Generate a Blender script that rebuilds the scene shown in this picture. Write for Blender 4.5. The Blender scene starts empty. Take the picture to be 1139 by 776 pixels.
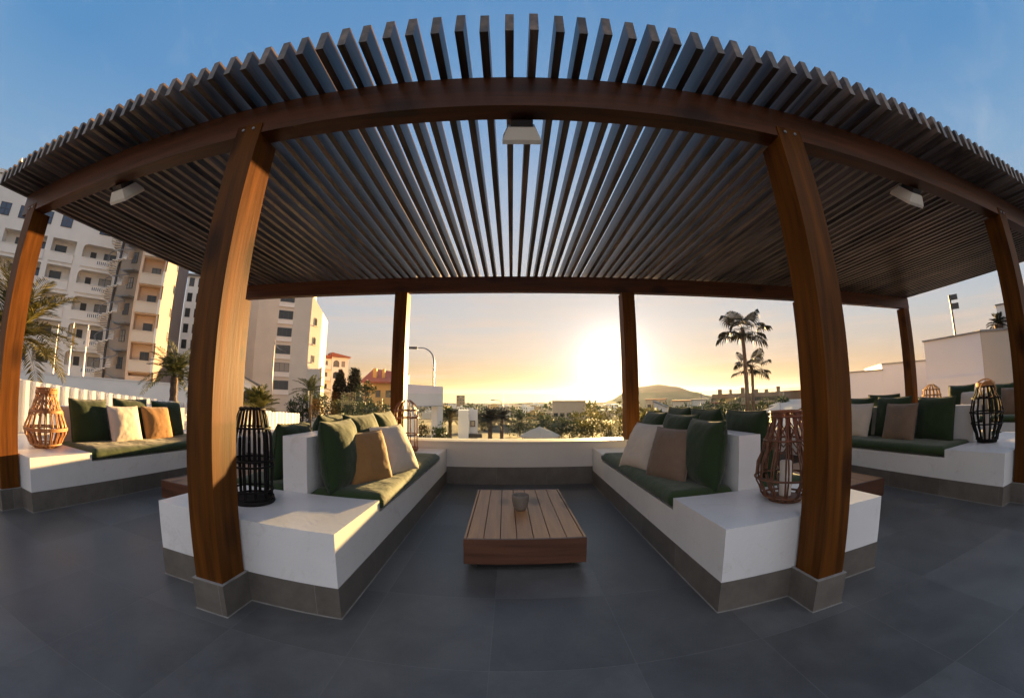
import bpy, bmesh, math, random
from math import radians as R, sin, cos, tan, pi
from mathutils import Vector, Matrix, noise
random.seed(7)
S = bpy.context.scene
COL = S.collection

# ------------------------------------------------------------------ camera
# very wide lens of the photograph: stereographic-like fisheye, r = f (t + .0911 t^3)
cam = bpy.data.cameras.new('camera')
cam.type = 'PANO'
cam.panorama_type = 'FISHEYE_LENS_POLYNOMIAL'
cam.sensor_width = 36.0
cam.fisheye_fov = R(179)
cam.fisheye_polynomial_k0 = 0.0
cam.fisheye_polynomial_k1 = -0.07817261
cam.fisheye_polynomial_k2 = 0.000134237
cam.fisheye_polynomial_k3 = 3.3805339e-05
cam.fisheye_polynomial_k4 = -7.243381e-07
cam.clip_start = 0.05
cam.clip_end = 60000
camo = bpy.data.objects.new('camera', cam)
camo.location = (0, 0, 1.0)
camo.rotation_euler = (R(90 + 7.491), 0, 0)
COL.objects.link(camo)
S.camera = camo

# ------------------------------------------------------------------ light
SUN_AZ, SUN_EL = 15.8, 3.3          # degrees right of the viewing direction, above the horizon
SKY_STOPS = [(0, (.50, .29, .14)), (.025, (.64, .355, .13)), (.06, (.66, .43, .22)), (.11, (.60, .51, .43)), (.18, (.56, .55, .56)), (.30, (.51, .54, .60)), (.5, (.40, .50, .65)), (.7, (.25, .42, .66)), (.88, (.165, .36, .65)), (1, (.11, .29, .57))]
SKY_COOL = [(0, (.55, .38, .27)), (.04, (.62, .44, .31)), (.09, (.58, .50, .44)), (.16, (.50, .54, .58)), (.25, (.38, .49, .62)), (.4, (.23, .40, .61)), (.6, (.11, .29, .56)), (1, (.08, .24, .50))]
SKY_BACK_FILL = [(0, (.74, .67, .63)), (.15, (.74, .70, .69)), (.38, (.74, .74, .79)), (.75, (.84, .88, 1.0)), (1, (.4, .5, .7))]
SKY_NIS = .004
SKY_STRENGTH = .162
W = bpy.data.worlds.new("World")
S.world = W
W.use_nodes = True
nt = W.node_tree
nt.nodes.clear()
wo = nt.nodes.new('ShaderNodeOutputWorld')
bg = nt.nodes.new('ShaderNodeBackground')
sky = nt.nodes.new('ShaderNodeTexSky')
sky.sky_type = 'NISHITA'
sky.sun_disc = False
sky.sun_elevation = R(SUN_EL)
sky.sun_rotation = R(SUN_AZ)
sky.air_density = 1.0
sky.dust_density = 1.5
sky.ozone_density = 2.0
def N(kind, **kw):
    n_ = nt.nodes.new(kind)
    for k_, v_ in kw.items():
        setattr(n_, k_, v_)
    return n_
def math_(op, a_, b_=None, clamp=False):
    m_ = N('ShaderNodeMath', operation=op, use_clamp=clamp)
    for i_, q_ in enumerate((a_, b_)):
        if q_ is None: continue
        if isinstance(q_, (int, float)): m_.inputs[i_].default_value = q_
        else: nt.links.new(q_, m_.inputs[i_])
    return m_.outputs[0]
def ramp_(fac, stops, interp='LINEAR'):
    r_ = N('ShaderNodeValToRGB')
    r_.color_ramp.interpolation = interp
    el = r_.color_ramp.elements
    el[0].position, el[0].color = stops[0][0], (*stops[0][1], 1)
    el[1].position, el[1].color = stops[-1][0], (*stops[-1][1], 1)
    for p_, c_ in stops[1:-1]:
        e_ = el.new(p_); e_.color = (*c_, 1)
    nt.links.new(fac, r_.inputs[0])
    return r_.outputs[0]
def mix_(fac, a_, b_, blend='MIX'):
    m_ = N('ShaderNodeMix', data_type='RGBA', blend_type=blend)
    m_.clamp_result = False
    for key, q_ in (('Factor', fac), ('A', a_), ('B', b_)):
        if isinstance(q_, (int, float)): m_.inputs[key].default_value = q_
        elif isinstance(q_, tuple): m_.inputs[key].default_value = (*q_, 1)
        else: nt.links.new(q_, m_.inputs[key])
    return m_.outputs['Result']
tcw = N('ShaderNodeTexCoord')
nrm = N('ShaderNodeVectorMath', operation='NORMALIZE')
nt.links.new(tcw.outputs['Generated'], nrm.inputs[0])
sep = N('ShaderNodeSeparateXYZ')
nt.links.new(nrm.outputs[0], sep.inputs[0])
zz = math_('MAXIMUM', sep.outputs['Z'], 0.0)
# evening gradient seen towards the sunset: warm at the horizon, pale above it, blue overhead
grad = ramp_(zz, SKY_STOPS)
dotn = N('ShaderNodeVectorMath', operation='DOT_PRODUCT')
nt.links.new(nrm.outputs[0], dotn.inputs[0])
dotn.inputs[1].default_value = (sin(R(SUN_AZ)) * cos(R(SUN_EL + 2)), cos(R(SUN_AZ)) * cos(R(SUN_EL + 2)), sin(R(SUN_EL + 2)))
ds = math_('MAXIMUM', dotn.outputs['Value'], 0.0)
glow1 = math_('POWER', ds, 105.0)
glow2 = math_('POWER', ds, 26.0)
glow3 = math_('POWER', ds, 5.0)
# side of the sky away from the sun is cooler near the horizon
side = ramp_(math_('ADD', math_('MULTIPLY', sep.outputs['Y'], .5), .5), [(0, (1, 1, 1)), (.6, (1, 1, 1)), (.75, (.80, .80, .80)), (.87, (.45, .45, .45)), (.96, (.1, .1, .1)), (1, (0, 0, 0))])
cool = ramp_(zz, SKY_COOL)
colr = mix_(side, grad, cool)
# thin streaks of cloud
cm = N('ShaderNodeMapping'); cm.inputs['Scale'].default_value = (2.2, 2.2, 26.0)
nt.links.new(nrm.outputs[0], cm.inputs['Vector'])
cn = N('ShaderNodeTexNoise'); cn.inputs['Scale'].default_value = 1.6; cn.inputs['Detail'].default_value = 8; cn.inputs['Roughness'].default_value = .62
nt.links.new(cm.outputs[0], cn.inputs['Vector'])
band = ramp_(zz, [(0, (0, 0, 0)), (.05, (.7, .7, .7)), (.16, (1, 1, 1)), (.32, (.15, .15, .15)), (.5, (0, 0, 0))])
cf = math_('MULTIPLY', ramp_(cn.outputs['Fac'], [(.48, (0, 0, 0)), (.70, (.8, .8, .8))]), band)
colr = mix_(cf, colr, (.70, .56, .48))
# wisps high on the left
wm = N('ShaderNodeMapping'); wm.inputs['Scale'].default_value = (9.0, 5.0, 2.2); wm.inputs['Rotation'].default_value = (0, .5, .3)
nt.links.new(nrm.outputs[0], wm.inputs['Vector'])
wn = N('ShaderNodeTexNoise'); wn.inputs['Scale'].default_value = 1.3; wn.inputs['Detail'].default_value = 9; wn.inputs['Roughness'].default_value = .6; wn.inputs['Distortion'].default_value = .6
nt.links.new(wm.outputs[0], wn.inputs['Vector'])
wf = math_('MULTIPLY', ramp_(wn.outputs['Fac'], [(.54, (0, 0, 0)), (.80, (.26, .26, .26))]), ramp_(zz, [(0, (0, 0, 0)), (.35, (0, 0, 0)), (.45, (1, 1, 1)), (.7, (.5, .5, .5)), (1, (0, 0, 0))]))
colr = mix_(wf, colr, (.60, .66, .74))
colr = mix_(glow3, colr, (.95, .72, .48), 'MIX') if False else colr
g3 = math_('MULTIPLY', glow3, .10)
colr = mix_(g3, colr, (.98, .80, .60))
g2 = math_('MULTIPLY', glow2, .30, True)
colr = mix_(g2, colr, (.74, .66, .60))
g1 = math_('MULTIPLY', glow1, .92, True)
colr = mix_(g1, colr, (.84, .85, .90))
g0 = math_('POWER', ds, 420.0)
colr = mix_(g0, colr, (2.6, 2.3, 1.75))
# unseen half of the sky behind the camera, brightened to fill the shaded foreground
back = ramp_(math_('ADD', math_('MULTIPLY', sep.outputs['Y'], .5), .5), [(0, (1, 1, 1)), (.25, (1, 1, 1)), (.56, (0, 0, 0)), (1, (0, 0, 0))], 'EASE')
colr = mix_(back, colr, ramp_(zz, SKY_BACK_FILL))
# laid over the physical sky
nis = N('ShaderNodeVectorMath', operation='SCALE'); nis.inputs['Scale'].default_value = SKY_NIS
nt.links.new(sky.outputs[0], nis.inputs[0])
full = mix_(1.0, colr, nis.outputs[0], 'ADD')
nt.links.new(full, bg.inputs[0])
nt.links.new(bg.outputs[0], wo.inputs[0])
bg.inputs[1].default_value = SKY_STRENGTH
sl = bpy.data.lights.new('sun', 'SUN')
sl.energy = 5.0
sl.angle = R(0.6)
sl.color = (1.0, 0.60, 0.23)
so = bpy.data.objects.new('sun', sl)
sd = Vector((sin(R(SUN_AZ)) * cos(R(SUN_EL)), cos(R(SUN_AZ)) * cos(R(SUN_EL)), sin(R(SUN_EL))))
so.rotation_euler = sd.to_track_quat('Z', 'Y').to_euler()
so.location = (0, 0, 30)
COL.objects.link(so)
S.view_settings.view_transform = 'Standard'
S.view_settings.look = 'None'
S.view_settings.gamma = 1
S.view_settings.use_curve_mapping = False
S.view_settings.exposure = 2.6

# ------------------------------------------------------------------ materials
MAT = {}
def newmat(name):
    m = bpy.data.materials.new(name)
    m.use_nodes = True
    n = m.node_tree
    return m, n, n.nodes['Principled BSDF']

def mat(name, col, rough=.6, var=.12, scale=4.0, bump=.0, bscale=None, spec=.5, metal=0.0, col2=None, detail=5, dist=.02):
    m, n, b = newmat(name)
    b.inputs['Roughness'].default_value = rough
    b.inputs['Specular IOR Level'].default_value = spec
    b.inputs['Metallic'].default_value = metal
    tc = n.nodes.new('ShaderNodeTexCoord')
    nz = n.nodes.new('ShaderNodeTexNoise')
    nz.inputs['Scale'].default_value = scale
    nz.inputs['Detail'].default_value = detail
    n.links.new(tc.outputs['Object'], nz.inputs['Vector'])
    rp = n.nodes.new('ShaderNodeValToRGB')
    c2 = col2 if col2 else tuple(min(1, c * (1 + var)) for c in col)
    c1 = col if col2 else tuple(c * (1 - var) for c in col)
    rp.color_ramp.elements[0].color = (*c1, 1)
    rp.color_ramp.elements[0].position = .3
    rp.color_ramp.elements[1].color = (*c2, 1)
    rp.color_ramp.elements[1].position = .7
    n.links.new(nz.outputs['Fac'], rp.inputs[0])
    n.links.new(rp.outputs[0], b.inputs['Base Color'])
    if bump:
        nb = n.nodes.new('ShaderNodeTexNoise')
        nb.inputs['Scale'].default_value = bscale or scale * 8
        nb.inputs['Detail'].default_value = 6
        n.links.new(tc.outputs['Object'], nb.inputs['Vector'])
        bp = n.nodes.new('ShaderNodeBump')
        bp.inputs['Strength'].default_value = bump
        bp.inputs['Distance'].default_value = dist
        n.links.new(nb.outputs['Fac'], bp.inputs['Height'])
        n.links.new(bp.outputs[0], b.inputs['Normal'])
    MAT[name] = m
    return m

def wood(name, c1, c2, axis, rough=.42, knots=True, gscale=1.0, spec=.5, tone=.18):
    m, n, b = newmat(name)
    b.inputs['Specular IOR Level'].default_value = spec
    tc = n.nodes.new('ShaderNodeTexCoord')
    oi = n.nodes.new('ShaderNodeObjectInfo')
    mp = n.nodes.new('ShaderNodeMapping')
    sc = [14 * gscale] * 3
    sc[axis] = 0.9 * gscale
    mp.inputs['Scale'].default_value = sc
    ad = n.nodes.new('ShaderNodeVectorMath'); ad.operation = 'ADD'
    ml = n.nodes.new('ShaderNodeVectorMath'); ml.operation = 'SCALE'
    ml.inputs[0].default_value = (13.1, 7.7, 9.3)
    n.links.new(oi.outputs['Random'], ml.inputs['Scale'])
    n.links.new(tc.outputs['Object'], ad.inputs[0])
    n.links.new(ml.outputs[0], ad.inputs[1])
    n.links.new(ad.outputs[0], mp.inputs['Vector'])
    nz = n.nodes.new('ShaderNodeTexNoise')
    nz.inputs['Scale'].default_value = 1.6
    nz.inputs['Detail'].default_value = 7
    nz.inputs['Roughness'].default_value = .62
    nz.inputs['Distortion'].default_value = .25
    n.links.new(mp.outputs[0], nz.inputs['Vector'])
    rp = n.nodes.new('ShaderNodeValToRGB')
    rp.color_ramp.elements[0].position = .32
    rp.color_ramp.elements[0].color = (*c1, 1)
    rp.color_ramp.elements[1].position = .68
    rp.color_ramp.elements[1].color = (*c2, 1)
    n.links.new(nz.outputs['Fac'], rp.inputs[0])
    out = rp.outputs[0]
    if knots:
        vo = n.nodes.new('ShaderNodeTexVoronoi')
        mk = n.nodes.new('ShaderNodeMapping')
        s2 = [5.5] * 3
        s2[axis] = 2.6
        mk.inputs['Scale'].default_value = s2
        n.links.new(ad.outputs[0], mk.inputs['Vector'])
        n.links.new(mk.outputs[0], vo.inputs['Vector'])
        vo.inputs['Scale'].default_value = .7
        kr = n.nodes.new('ShaderNodeValToRGB')
        kr.color_ramp.elements[0].position = .11
        kr.color_ramp.elements[0].color = (.28, .25, .22, 1)
        kr.color_ramp.elements[1].position = .27
        kr.color_ramp.elements[1].color = (1, 1, 1, 1)
        n.links.new(vo.outputs['Distance'], kr.inputs[0])
        mx = n.nodes.new('ShaderNodeMix'); mx.data_type = 'RGBA'; mx.blend_type = 'MULTIPLY'
        mx.inputs['Factor'].default_value = .85
        n.links.new(out, mx.inputs['A'])
        n.links.new(kr.outputs[0], mx.inputs['B'])
        out = mx.outputs['Result']
    # each board its own tone
    hv = n.nodes.new('ShaderNodeHueSaturation')
    mr = n.nodes.new('ShaderNodeMapRange')
    mr.inputs['To Min'].default_value = 1 - tone
    mr.inputs['To Max'].default_value = 1 + tone
    n.links.new(oi.outputs['Random'], mr.inputs['Value'])
    n.links.new(mr.outputs[0], hv.inputs['Value'])
    n.links.new(out, hv.inputs['Color'])
    n.links.new(hv.outputs[0], b.inputs['Base Color'])
    r2 = n.nodes.new('ShaderNodeMapRange')
    r2.inputs['To Min'].default_value = rough - .08
    r2.inputs['To Max'].default_value = rough + .16
    n.links.new(nz.outputs['Fac'], r2.inputs['Value'])
    n.links.new(r2.outputs[0], b.inputs['Roughness'])
    bp = n.nodes.new('ShaderNodeBump')
    bp.inputs['Strength'].default_value = .35
    bp.inputs['Distance'].default_value = .004
    n.links.new(nz.outputs['Fac'], bp.inputs['Height'])
    n.links.new(bp.outputs[0], b.inputs['Normal'])
    MAT[name] = m
    return m

wood('post_wood', (.050, .0165, .0022), (.14, .047, .0056), 2, rough=.50, spec=.10)
wood('beam_wood', (.056, .0165, .0040), (.135, .040, .0095), 0, rough=.42, spec=.3)
wood('slat_wood', (.022, .013, .008), (.17, .118, .085), 1, rough=.34, gscale=.9, spec=.38, tone=.38)
wood('table_wood', (.28, .135, .056), (.45, .235, .105), 1, rough=.45)
wood('apron_wood', (.06, .022, .011), (.13, .05, .024), 0, rough=.4, knots=False)
mat('white_plaster', (.74, .735, .73), .32, .045, 3.2, .22, 45, dist=.004)
m_ = MAT['white_plaster']; n_ = m_.node_tree; b_ = n_.nodes['Principled BSDF']
ge_ = n_.nodes.new('ShaderNodeNewGeometry'); sn_ = n_.nodes.new('ShaderNodeTexNoise')
sn_.inputs['Scale'].default_value = 5.5; sn_.inputs['Detail'].default_value = 11; sn_.inputs['Roughness'].default_value = .72; sn_.inputs['Distortion'].default_value = 1.8
n_.links.new(ge_.outputs['Position'], sn_.inputs['Vector'])
sr_ = n_.nodes.new('ShaderNodeValToRGB'); sr_.color_ramp.elements[0].position = .56; sr_.color_ramp.elements[0].color = (1, 1, 1, 1)
sr_.color_ramp.elements[1].position = .76; sr_.color_ramp.elements[1].color = (.80, .78, .75, 1)
n_.links.new(sn_.outputs['Fac'], sr_.inputs[0])
mx_ = n_.nodes.new('ShaderNodeMix'); mx_.data_type = 'RGBA'; mx_.blend_type = 'MULTIPLY'; mx_.inputs['Factor'].default_value = 1
src_ = b_.inputs['Base Color'].links[0].from_socket
n_.links.new(src_, mx_.inputs['A']); n_.links.new(sr_.outputs[0], mx_.inputs['B']); n_.links.new(mx_.outputs['Result'], b_.inputs['Base Color'])
mat('parapet_plaster', (.62, .58, .54), .55, .06, 2.0, .15, 40, dist=.004)
mat('grey_tile', (.150, .132, .112), .45, .14, 5, .08, 50, dist=.004)
def tilemat():
    m, n, b = newmat('plinth_tile')
    geo = n.nodes.new('ShaderNodeNewGeometry')
    sp = n.nodes.new('ShaderNodeSeparateXYZ'); n.links.new(geo.outputs['Position'], sp.inputs[0])
    ad = n.nodes.new('ShaderNodeMath'); ad.operation = 'ADD'; n.links.new(sp.outputs['X'], ad.inputs[0]); n.links.new(sp.outputs['Y'], ad.inputs[1])
    cb = n.nodes.new('ShaderNodeCombineXYZ'); n.links.new(ad.outputs[0], cb.inputs['X']); cb.inputs['Y'].default_value = .3
    br = n.nodes.new('ShaderNodeTexBrick'); br.offset = 0
    br.inputs['Scale'].default_value = 1; br.inputs['Brick Width'].default_value = .57; br.inputs['Row Height'].default_value = .6
    br.inputs['Mortar Size'].default_value = .0016; br.inputs['Mortar Smooth'].default_value = .2
    br.inputs['Color1'].default_value = (.115, .102, .088, 1); br.inputs['Color2'].default_value = (.155, .138, .12, 1); br.inputs['Mortar'].default_value = (.22, .20, .18, 1)
    n.links.new(cb.outputs[0], br.inputs['Vector'])
    nz = n.nodes.new('ShaderNodeTexNoise'); nz.inputs['Scale'].default_value = 7; nz.inputs['Detail'].default_value = 9; nz.inputs['Roughness'].default_value = .7
    n.links.new(geo.outputs['Position'], nz.inputs['Vector'])
    rp = n.nodes.new('ShaderNodeValToRGB'); rp.color_ramp.elements[0].position = .3; rp.color_ramp.elements[0].color = (.72, .72, .72, 1)
    rp.color_ramp.elements[1].position = .7; rp.color_ramp.elements[1].color = (1.2, 1.2, 1.2, 1)
    n.links.new(nz.outputs['Fac'], rp.inputs[0])
    mx = n.nodes.new('ShaderNodeMix'); mx.data_type = 'RGBA'; mx.blend_type = 'MULTIPLY'; mx.inputs['Factor'].default_value = 1
    n.links.new(br.outputs['Color'], mx.inputs['A']); n.links.new(rp.outputs[0], mx.inputs['B'])
    n.links.new(mx.outputs['Result'], b.inputs['Base Color']); b.inputs['Roughness'].default_value = .42
    MAT['plinth_tile'] = m
tilemat()
mat('grout', (.27, .25, .23), .9, .2, 12)
mat('table_shade', (.012, .012, .012), .8)
mat('lamp_white', (.72, .66, .56), .45, .03)
mat('concrete', (.19, .165, .14), .8, .2, 14, .3, 60, dist=.004)
mat('wicker', (.36, .17, .06), .55, .3, 25, .3, 200, dist=.002)
mat('brown_wicker', (.14, .055, .025), .5, .3, 25, .3, 200, dist=.002)
mat('copper_cane', (.22, .075, .03), .45, .3, 25)
mat('black_cane', (.010, .009, .009), .65, .3, 25, spec=.15)
mat('rope', (.40, .24, .11), .8, .25, 60, .3, 200, dist=.002)
mat('wax', (.75, .71, .64), .5, .03)
mat('corrugated_white', (.74, .75, .77), .42, .04, 3)
mat('render_white', (.86, .80, .72), .8, .05, .5, .1, 8)
mat('render_cream', (.70, .60, .48), .8, .06, .4, .1, 8)
mat('render_warm', (.74, .54, .38), .8, .05, .4)
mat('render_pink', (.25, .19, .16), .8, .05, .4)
mat('render_ochre', (.50, .31, .10), .8, .08, .5)
mat('render_green', (.46, .48, .44), .7, .05, .4)
mat('render_grey', (.33, .33, .34), .8, .08, .6)
mat('render_brown', (.16, .085, .055), .8, .12, .6)
mat('wall_white', (.66, .64, .66), .7, .05, .35, .1, 6)
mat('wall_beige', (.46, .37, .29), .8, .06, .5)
mat('roof_red', (.30, .085, .045), .75, .25, 2.5, .5, 8)
mat('roof_grey', (.22, .21, .20), .7, .2, 1.5)
mat('frame_dark', (.035, .03, .028), .5)
mat('glass_dark', (.03, .038, .045), .08, .3, .8)
mat('glass_blue', (.05, .09, .16), .10, .3, .8)
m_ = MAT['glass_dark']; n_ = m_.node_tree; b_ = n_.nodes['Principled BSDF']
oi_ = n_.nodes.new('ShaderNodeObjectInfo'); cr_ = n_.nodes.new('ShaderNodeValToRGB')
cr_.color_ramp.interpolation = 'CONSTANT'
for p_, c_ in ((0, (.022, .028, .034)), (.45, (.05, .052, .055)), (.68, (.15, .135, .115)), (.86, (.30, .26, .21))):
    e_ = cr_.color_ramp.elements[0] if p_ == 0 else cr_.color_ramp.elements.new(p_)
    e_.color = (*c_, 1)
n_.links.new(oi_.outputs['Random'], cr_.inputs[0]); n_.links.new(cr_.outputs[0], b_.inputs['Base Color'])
mat('steel_grey', (.30, .31, .33), .4, .05, metal=.7)
mat('pole_dark', (.05, .05, .055), .45)
mat('flagpole_white', (.75, .75, .76), .4)
mat('trunk', (.10, .065, .045), .85, .3, 8, .6, 20)
mat('soil', (.055, .045, .028), .95, .3, .02, 0)
mat('hill_scrub', (.085, .06, .032), .95, .45, .02)
mat('asphalt', (.06, .06, .062), .9, .2, .8)

def leafmat(name, c1, c2, rough=.55, trans=.25, scale=1.2):
    m, n, b = newmat(name)
    b.inputs['Roughness'].default_value = rough
    b.inputs['Specular IOR Level'].default_value = .3
    tc = n.nodes.new('ShaderNodeTexCoord')
    nz = n.nodes.new('ShaderNodeTexNoise')
    nz.inputs['Scale'].default_value = scale
    nz.inputs['Detail'].default_value = 8
    nz.inputs['Roughness'].default_value = .75
    n.links.new(tc.outputs['Object'], nz.inputs['Vector'])
    rp = n.nodes.new('ShaderNodeValToRGB')
    rp.color_ramp.elements[0].position = .35
    rp.color_ramp.elements[0].color = (*c1, 1)
    rp.color_ramp.elements[1].position = .65
    rp.color_ramp.elements[1].color = (*c2, 1)
    n.links.new(nz.outputs['Fac'], rp.inputs[0])
    n.links.new(rp.outputs[0], b.inputs['Base Color'])
    tr = n.nodes.new('ShaderNodeBsdfTranslucent')
    n.links.new(rp.outputs[0], tr.inputs['Color'])
    mx = n.nodes.new('ShaderNodeMixShader')
    mx.inputs[0].default_value = trans
    out = n.nodes['Material Output']
    n.links.new(b.outputs[0], mx.inputs[1])
    n.links.new(tr.outputs[0], mx.inputs[2])
    n.links.new(mx.outputs[0], out.inputs['Surface'])
    MAT[name] = m
    return m
leafmat('leaf_dark', (.018, .030, .012), (.055, .075, .026))
leafmat('leaf_mid', (.022, .034, .011), (.07, .08, .024))
leafmat('leaf_backlit', (.06, .058, .013), (.16, .14, .03), trans=.35)  # golden backlight of the low sun put into the leaf colour
leafmat('palm_leaf', (.035, .045, .016), (.10, .105, .03), trans=.3)
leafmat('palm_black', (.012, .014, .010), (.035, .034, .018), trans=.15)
leafmat('palm_sunlit', (.045, .050, .013), (.14, .115, .028), trans=.3)  # golden sunlight put into the frond colour

def fabric(name, col, rough=.85, var=.12, weave=420, sheen=.2):
    m, n, b = newmat(name)
    b.inputs['Roughness'].default_value = rough
    b.inputs['Specular IOR Level'].default_value = .2
    b.inputs['Sheen Weight'].default_value = sheen
    b.inputs['Sheen Roughness'].default_value = .5
    tc = n.nodes.new('ShaderNodeTexCoord')
    nz = n.nodes.new('ShaderNodeTexNoise'); nz.inputs['Scale'].default_value = 9
    nz.inputs['Detail'].default_value = 8; nz.inputs['Roughness'].default_value = .7
    n.links.new(tc.outputs['Object'], nz.inputs['Vector'])
    rp = n.nodes.new('ShaderNodeValToRGB')
    rp.color_ramp.elements[0].position = .3
    rp.color_ramp.elements[1].position = .7
    rp.color_ramp.elements[0].color = (*[c * (1 - var) for c in col], 1)
    rp.color_ramp.elements[1].color = (*[min(1, c * (1 + var)) for c in col], 1)
    n.links.new(nz.outputs['Fac'], rp.inputs[0])
    n.links.new(rp.outputs[0], b.inputs['Base Color'])
    wv = n.nodes.new('ShaderNodeTexNoise'); wv.inputs['Scale'].default_value = weave
    n.links.new(tc.outputs['Object'], wv.inputs['Vector'])
    n2 = n.nodes.new('ShaderNodeTexNoise'); n2.inputs['Scale'].default_value = 11
    n2.inputs['Detail'].default_value = 2
    n.links.new(tc.outputs['Object'], n2.inputs['Vector'])
    b1 = n.nodes.new('ShaderNodeBump'); b1.inputs['Strength'].default_value = .35; b1.inputs['Distance'].default_value = .02
    n.links.new(n2.outputs['Fac'], b1.inputs['Height'])
    b2 = n.nodes.new('ShaderNodeBump'); b2.inputs['Strength'].default_value = .3; b2.inputs['Distance'].default_value = .002
    n.links.new(wv.outputs['Fac'], b2.inputs['Height'])
    n.links.new(b1.outputs[0], b2.inputs['Normal'])
    n.links.new(b2.outputs[0], b.inputs['Normal'])
    MAT[name] = m
fabric('green_canvas', (.019, .038, .013))
fabric('pad_canvas', (.027, .049, .014), rough=.8)
fabric('beige_linen', (.58, .50, .42), var=.06)
fabric('brown_linen', (.30, .155, .055), var=.1)
fabric('taupe_linen', (.19, .13, .092), var=.1)

def glassmat(name, tint=(.93, .97, .95)):
    m, n, b = newmat(name)
    tr = n.nodes.new('ShaderNodeBsdfTransparent'); tr.inputs[0].default_value = (*tint, 1)
    gl = n.nodes.new('ShaderNodeBsdfGlossy'); gl.inputs['Roughness'].default_value = .02
    fr = n.nodes.new('ShaderNodeFresnel'); fr.inputs[0].default_value = 1.3
    mx = n.nodes.new('ShaderNodeMixShader')
    n.links.new(fr.outputs[0], mx.inputs[0]); n.links.new(tr.outputs[0], mx.inputs[1]); n.links.new(gl.outputs[0], mx.inputs[2])
    n.links.new(mx.outputs[0], n.nodes['Material Output'].inputs['Surface'])
    MAT[name] = m
glassmat('clear_glass')

def floormat():
    m, n, b = newmat('floor_tile')
    geo = n.nodes.new('ShaderNodeNewGeometry')
    mp = n.nodes.new('ShaderNodeMapping')
    mp.inputs['Location'].default_value = (.0825 + .5375 * 40, -.112 + .5375 * 40, 0)
    n.links.new(geo.outputs['Position'], mp.inputs['Vector'])
    br = n.nodes.new('ShaderNodeTexBrick')
    br.offset = 0; br.offset_frequency = 2
    br.inputs['Scale'].default_value = 1
    br.inputs['Brick Width'].default_value = .5375
    br.inputs['Row Height'].default_value = .5375
    br.inputs['Mortar Size'].default_value = .0022
    br.inputs['Mortar Smooth'].default_value = .3
    br.inputs['Color1'].default_value = (.084, .084, .083, 1)
    br.inputs['Color2'].default_value = (.122, .121, .119, 1)
    br.inputs['Mortar'].default_value = (.125, .125, .124, 1)
    n.links.new(mp.outputs[0], br.inputs['Vector'])
    nz = n.nodes.new('ShaderNodeTexNoise'); nz.inputs['Scale'].default_value = 3.2; nz.inputs['Detail'].default_value = 9
    nz.inputs['Roughness'].default_value = .68; nz.inputs['Distortion'].default_value = .4
    n.links.new(geo.outputs['Position'], nz.inputs['Vector'])
    rp = n.nodes.new('ShaderNodeValToRGB')
    rp.color_ramp.elements[0].position = .32; rp.color_ramp.elements[0].color = (.72, .72, .73, 1)
    rp.color_ramp.elements[1].position = .70; rp.color_ramp.elements[1].color = (1.22, 1.21, 1.19, 1)
    n.links.new(nz.outputs['Fac'], rp.inputs[0])
    mx = n.nodes.new('ShaderNodeMix'); mx.data_type = 'RGBA'; mx.blend_type = 'MULTIPLY'; mx.inputs['Factor'].default_value = 1
    n.links.new(br.outputs['Color'], mx.inputs['A']); n.links.new(rp.outputs[0], mx.inputs['B'])
    # worn pale scuffs
    sc = n.nodes.new('ShaderNodeTexNoise'); sc.inputs['Scale'].default_value = 9; sc.inputs['Detail'].default_value = 10
    sc.inputs['Roughness'].default_value = .8; sc.inputs['Distortion'].default_value = 2.5
    n.links.new(geo.outputs['Position'], sc.inputs['Vector'])
    sr = n.nodes.new('ShaderNodeValToRGB')
    sr.color_ramp.elements[0].position = .60; sr.color_ramp.elements[0].color = (0, 0, 0, 1)
    sr.color_ramp.elements[1].position = .78; sr.color_ramp.elements[1].color = (.6, .6, .6, 1)
    n.links.new(sc.outputs['Fac'], sr.inputs[0])
    m2 = n.nodes.new('ShaderNodeMix'); m2.data_type = 'RGBA'
    m2.inputs['B'].default_value = (.15, .15, .152, 1)
    n.links.new(sr.outputs[0], m2.inputs['Factor']); n.links.new(mx.outputs['Result'], m2.inputs['A'])
    n.links.new(m2.outputs['Result'], b.inputs['Base Color'])
    rr = n.nodes.new('ShaderNodeMapRange'); rr.inputs['To Min'].default_value = .22; rr.inputs['To Max'].default_value = .60
    n.links.new(nz.outputs['Fac'], rr.inputs['Value']); n.links.new(rr.outputs[0], b.inputs['Roughness'])
    b.inputs['Specular IOR Level'].default_value = .45
    bp = n.nodes.new('ShaderNodeBump'); bp.inputs['Strength'].default_value = .25; bp.inputs['Distance'].default_value = .006
    n.links.new(sc.outputs['Fac'], bp.inputs['Height'])
    b3 = n.nodes.new('ShaderNodeBump'); b3.inputs['Strength'].default_value = .5; b3.inputs['Distance'].default_value = .003; b3.invert = True
    n.links.new(br.outputs['Fac'], b3.inputs['Height']); n.links.new(bp.outputs[0], b3.inputs['Normal'])
    n.links.new(b3.outputs[0], b.inputs['Normal'])
    MAT['floor_tile'] = m
floormat()

def seamat():
    m, n, b = newmat('sea')
    b.inputs['Base Color'].default_value = (.03, .045, .06, 1); b.inputs['Roughness'].default_value = .25
    MAT['sea'] = m
seamat()

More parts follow.
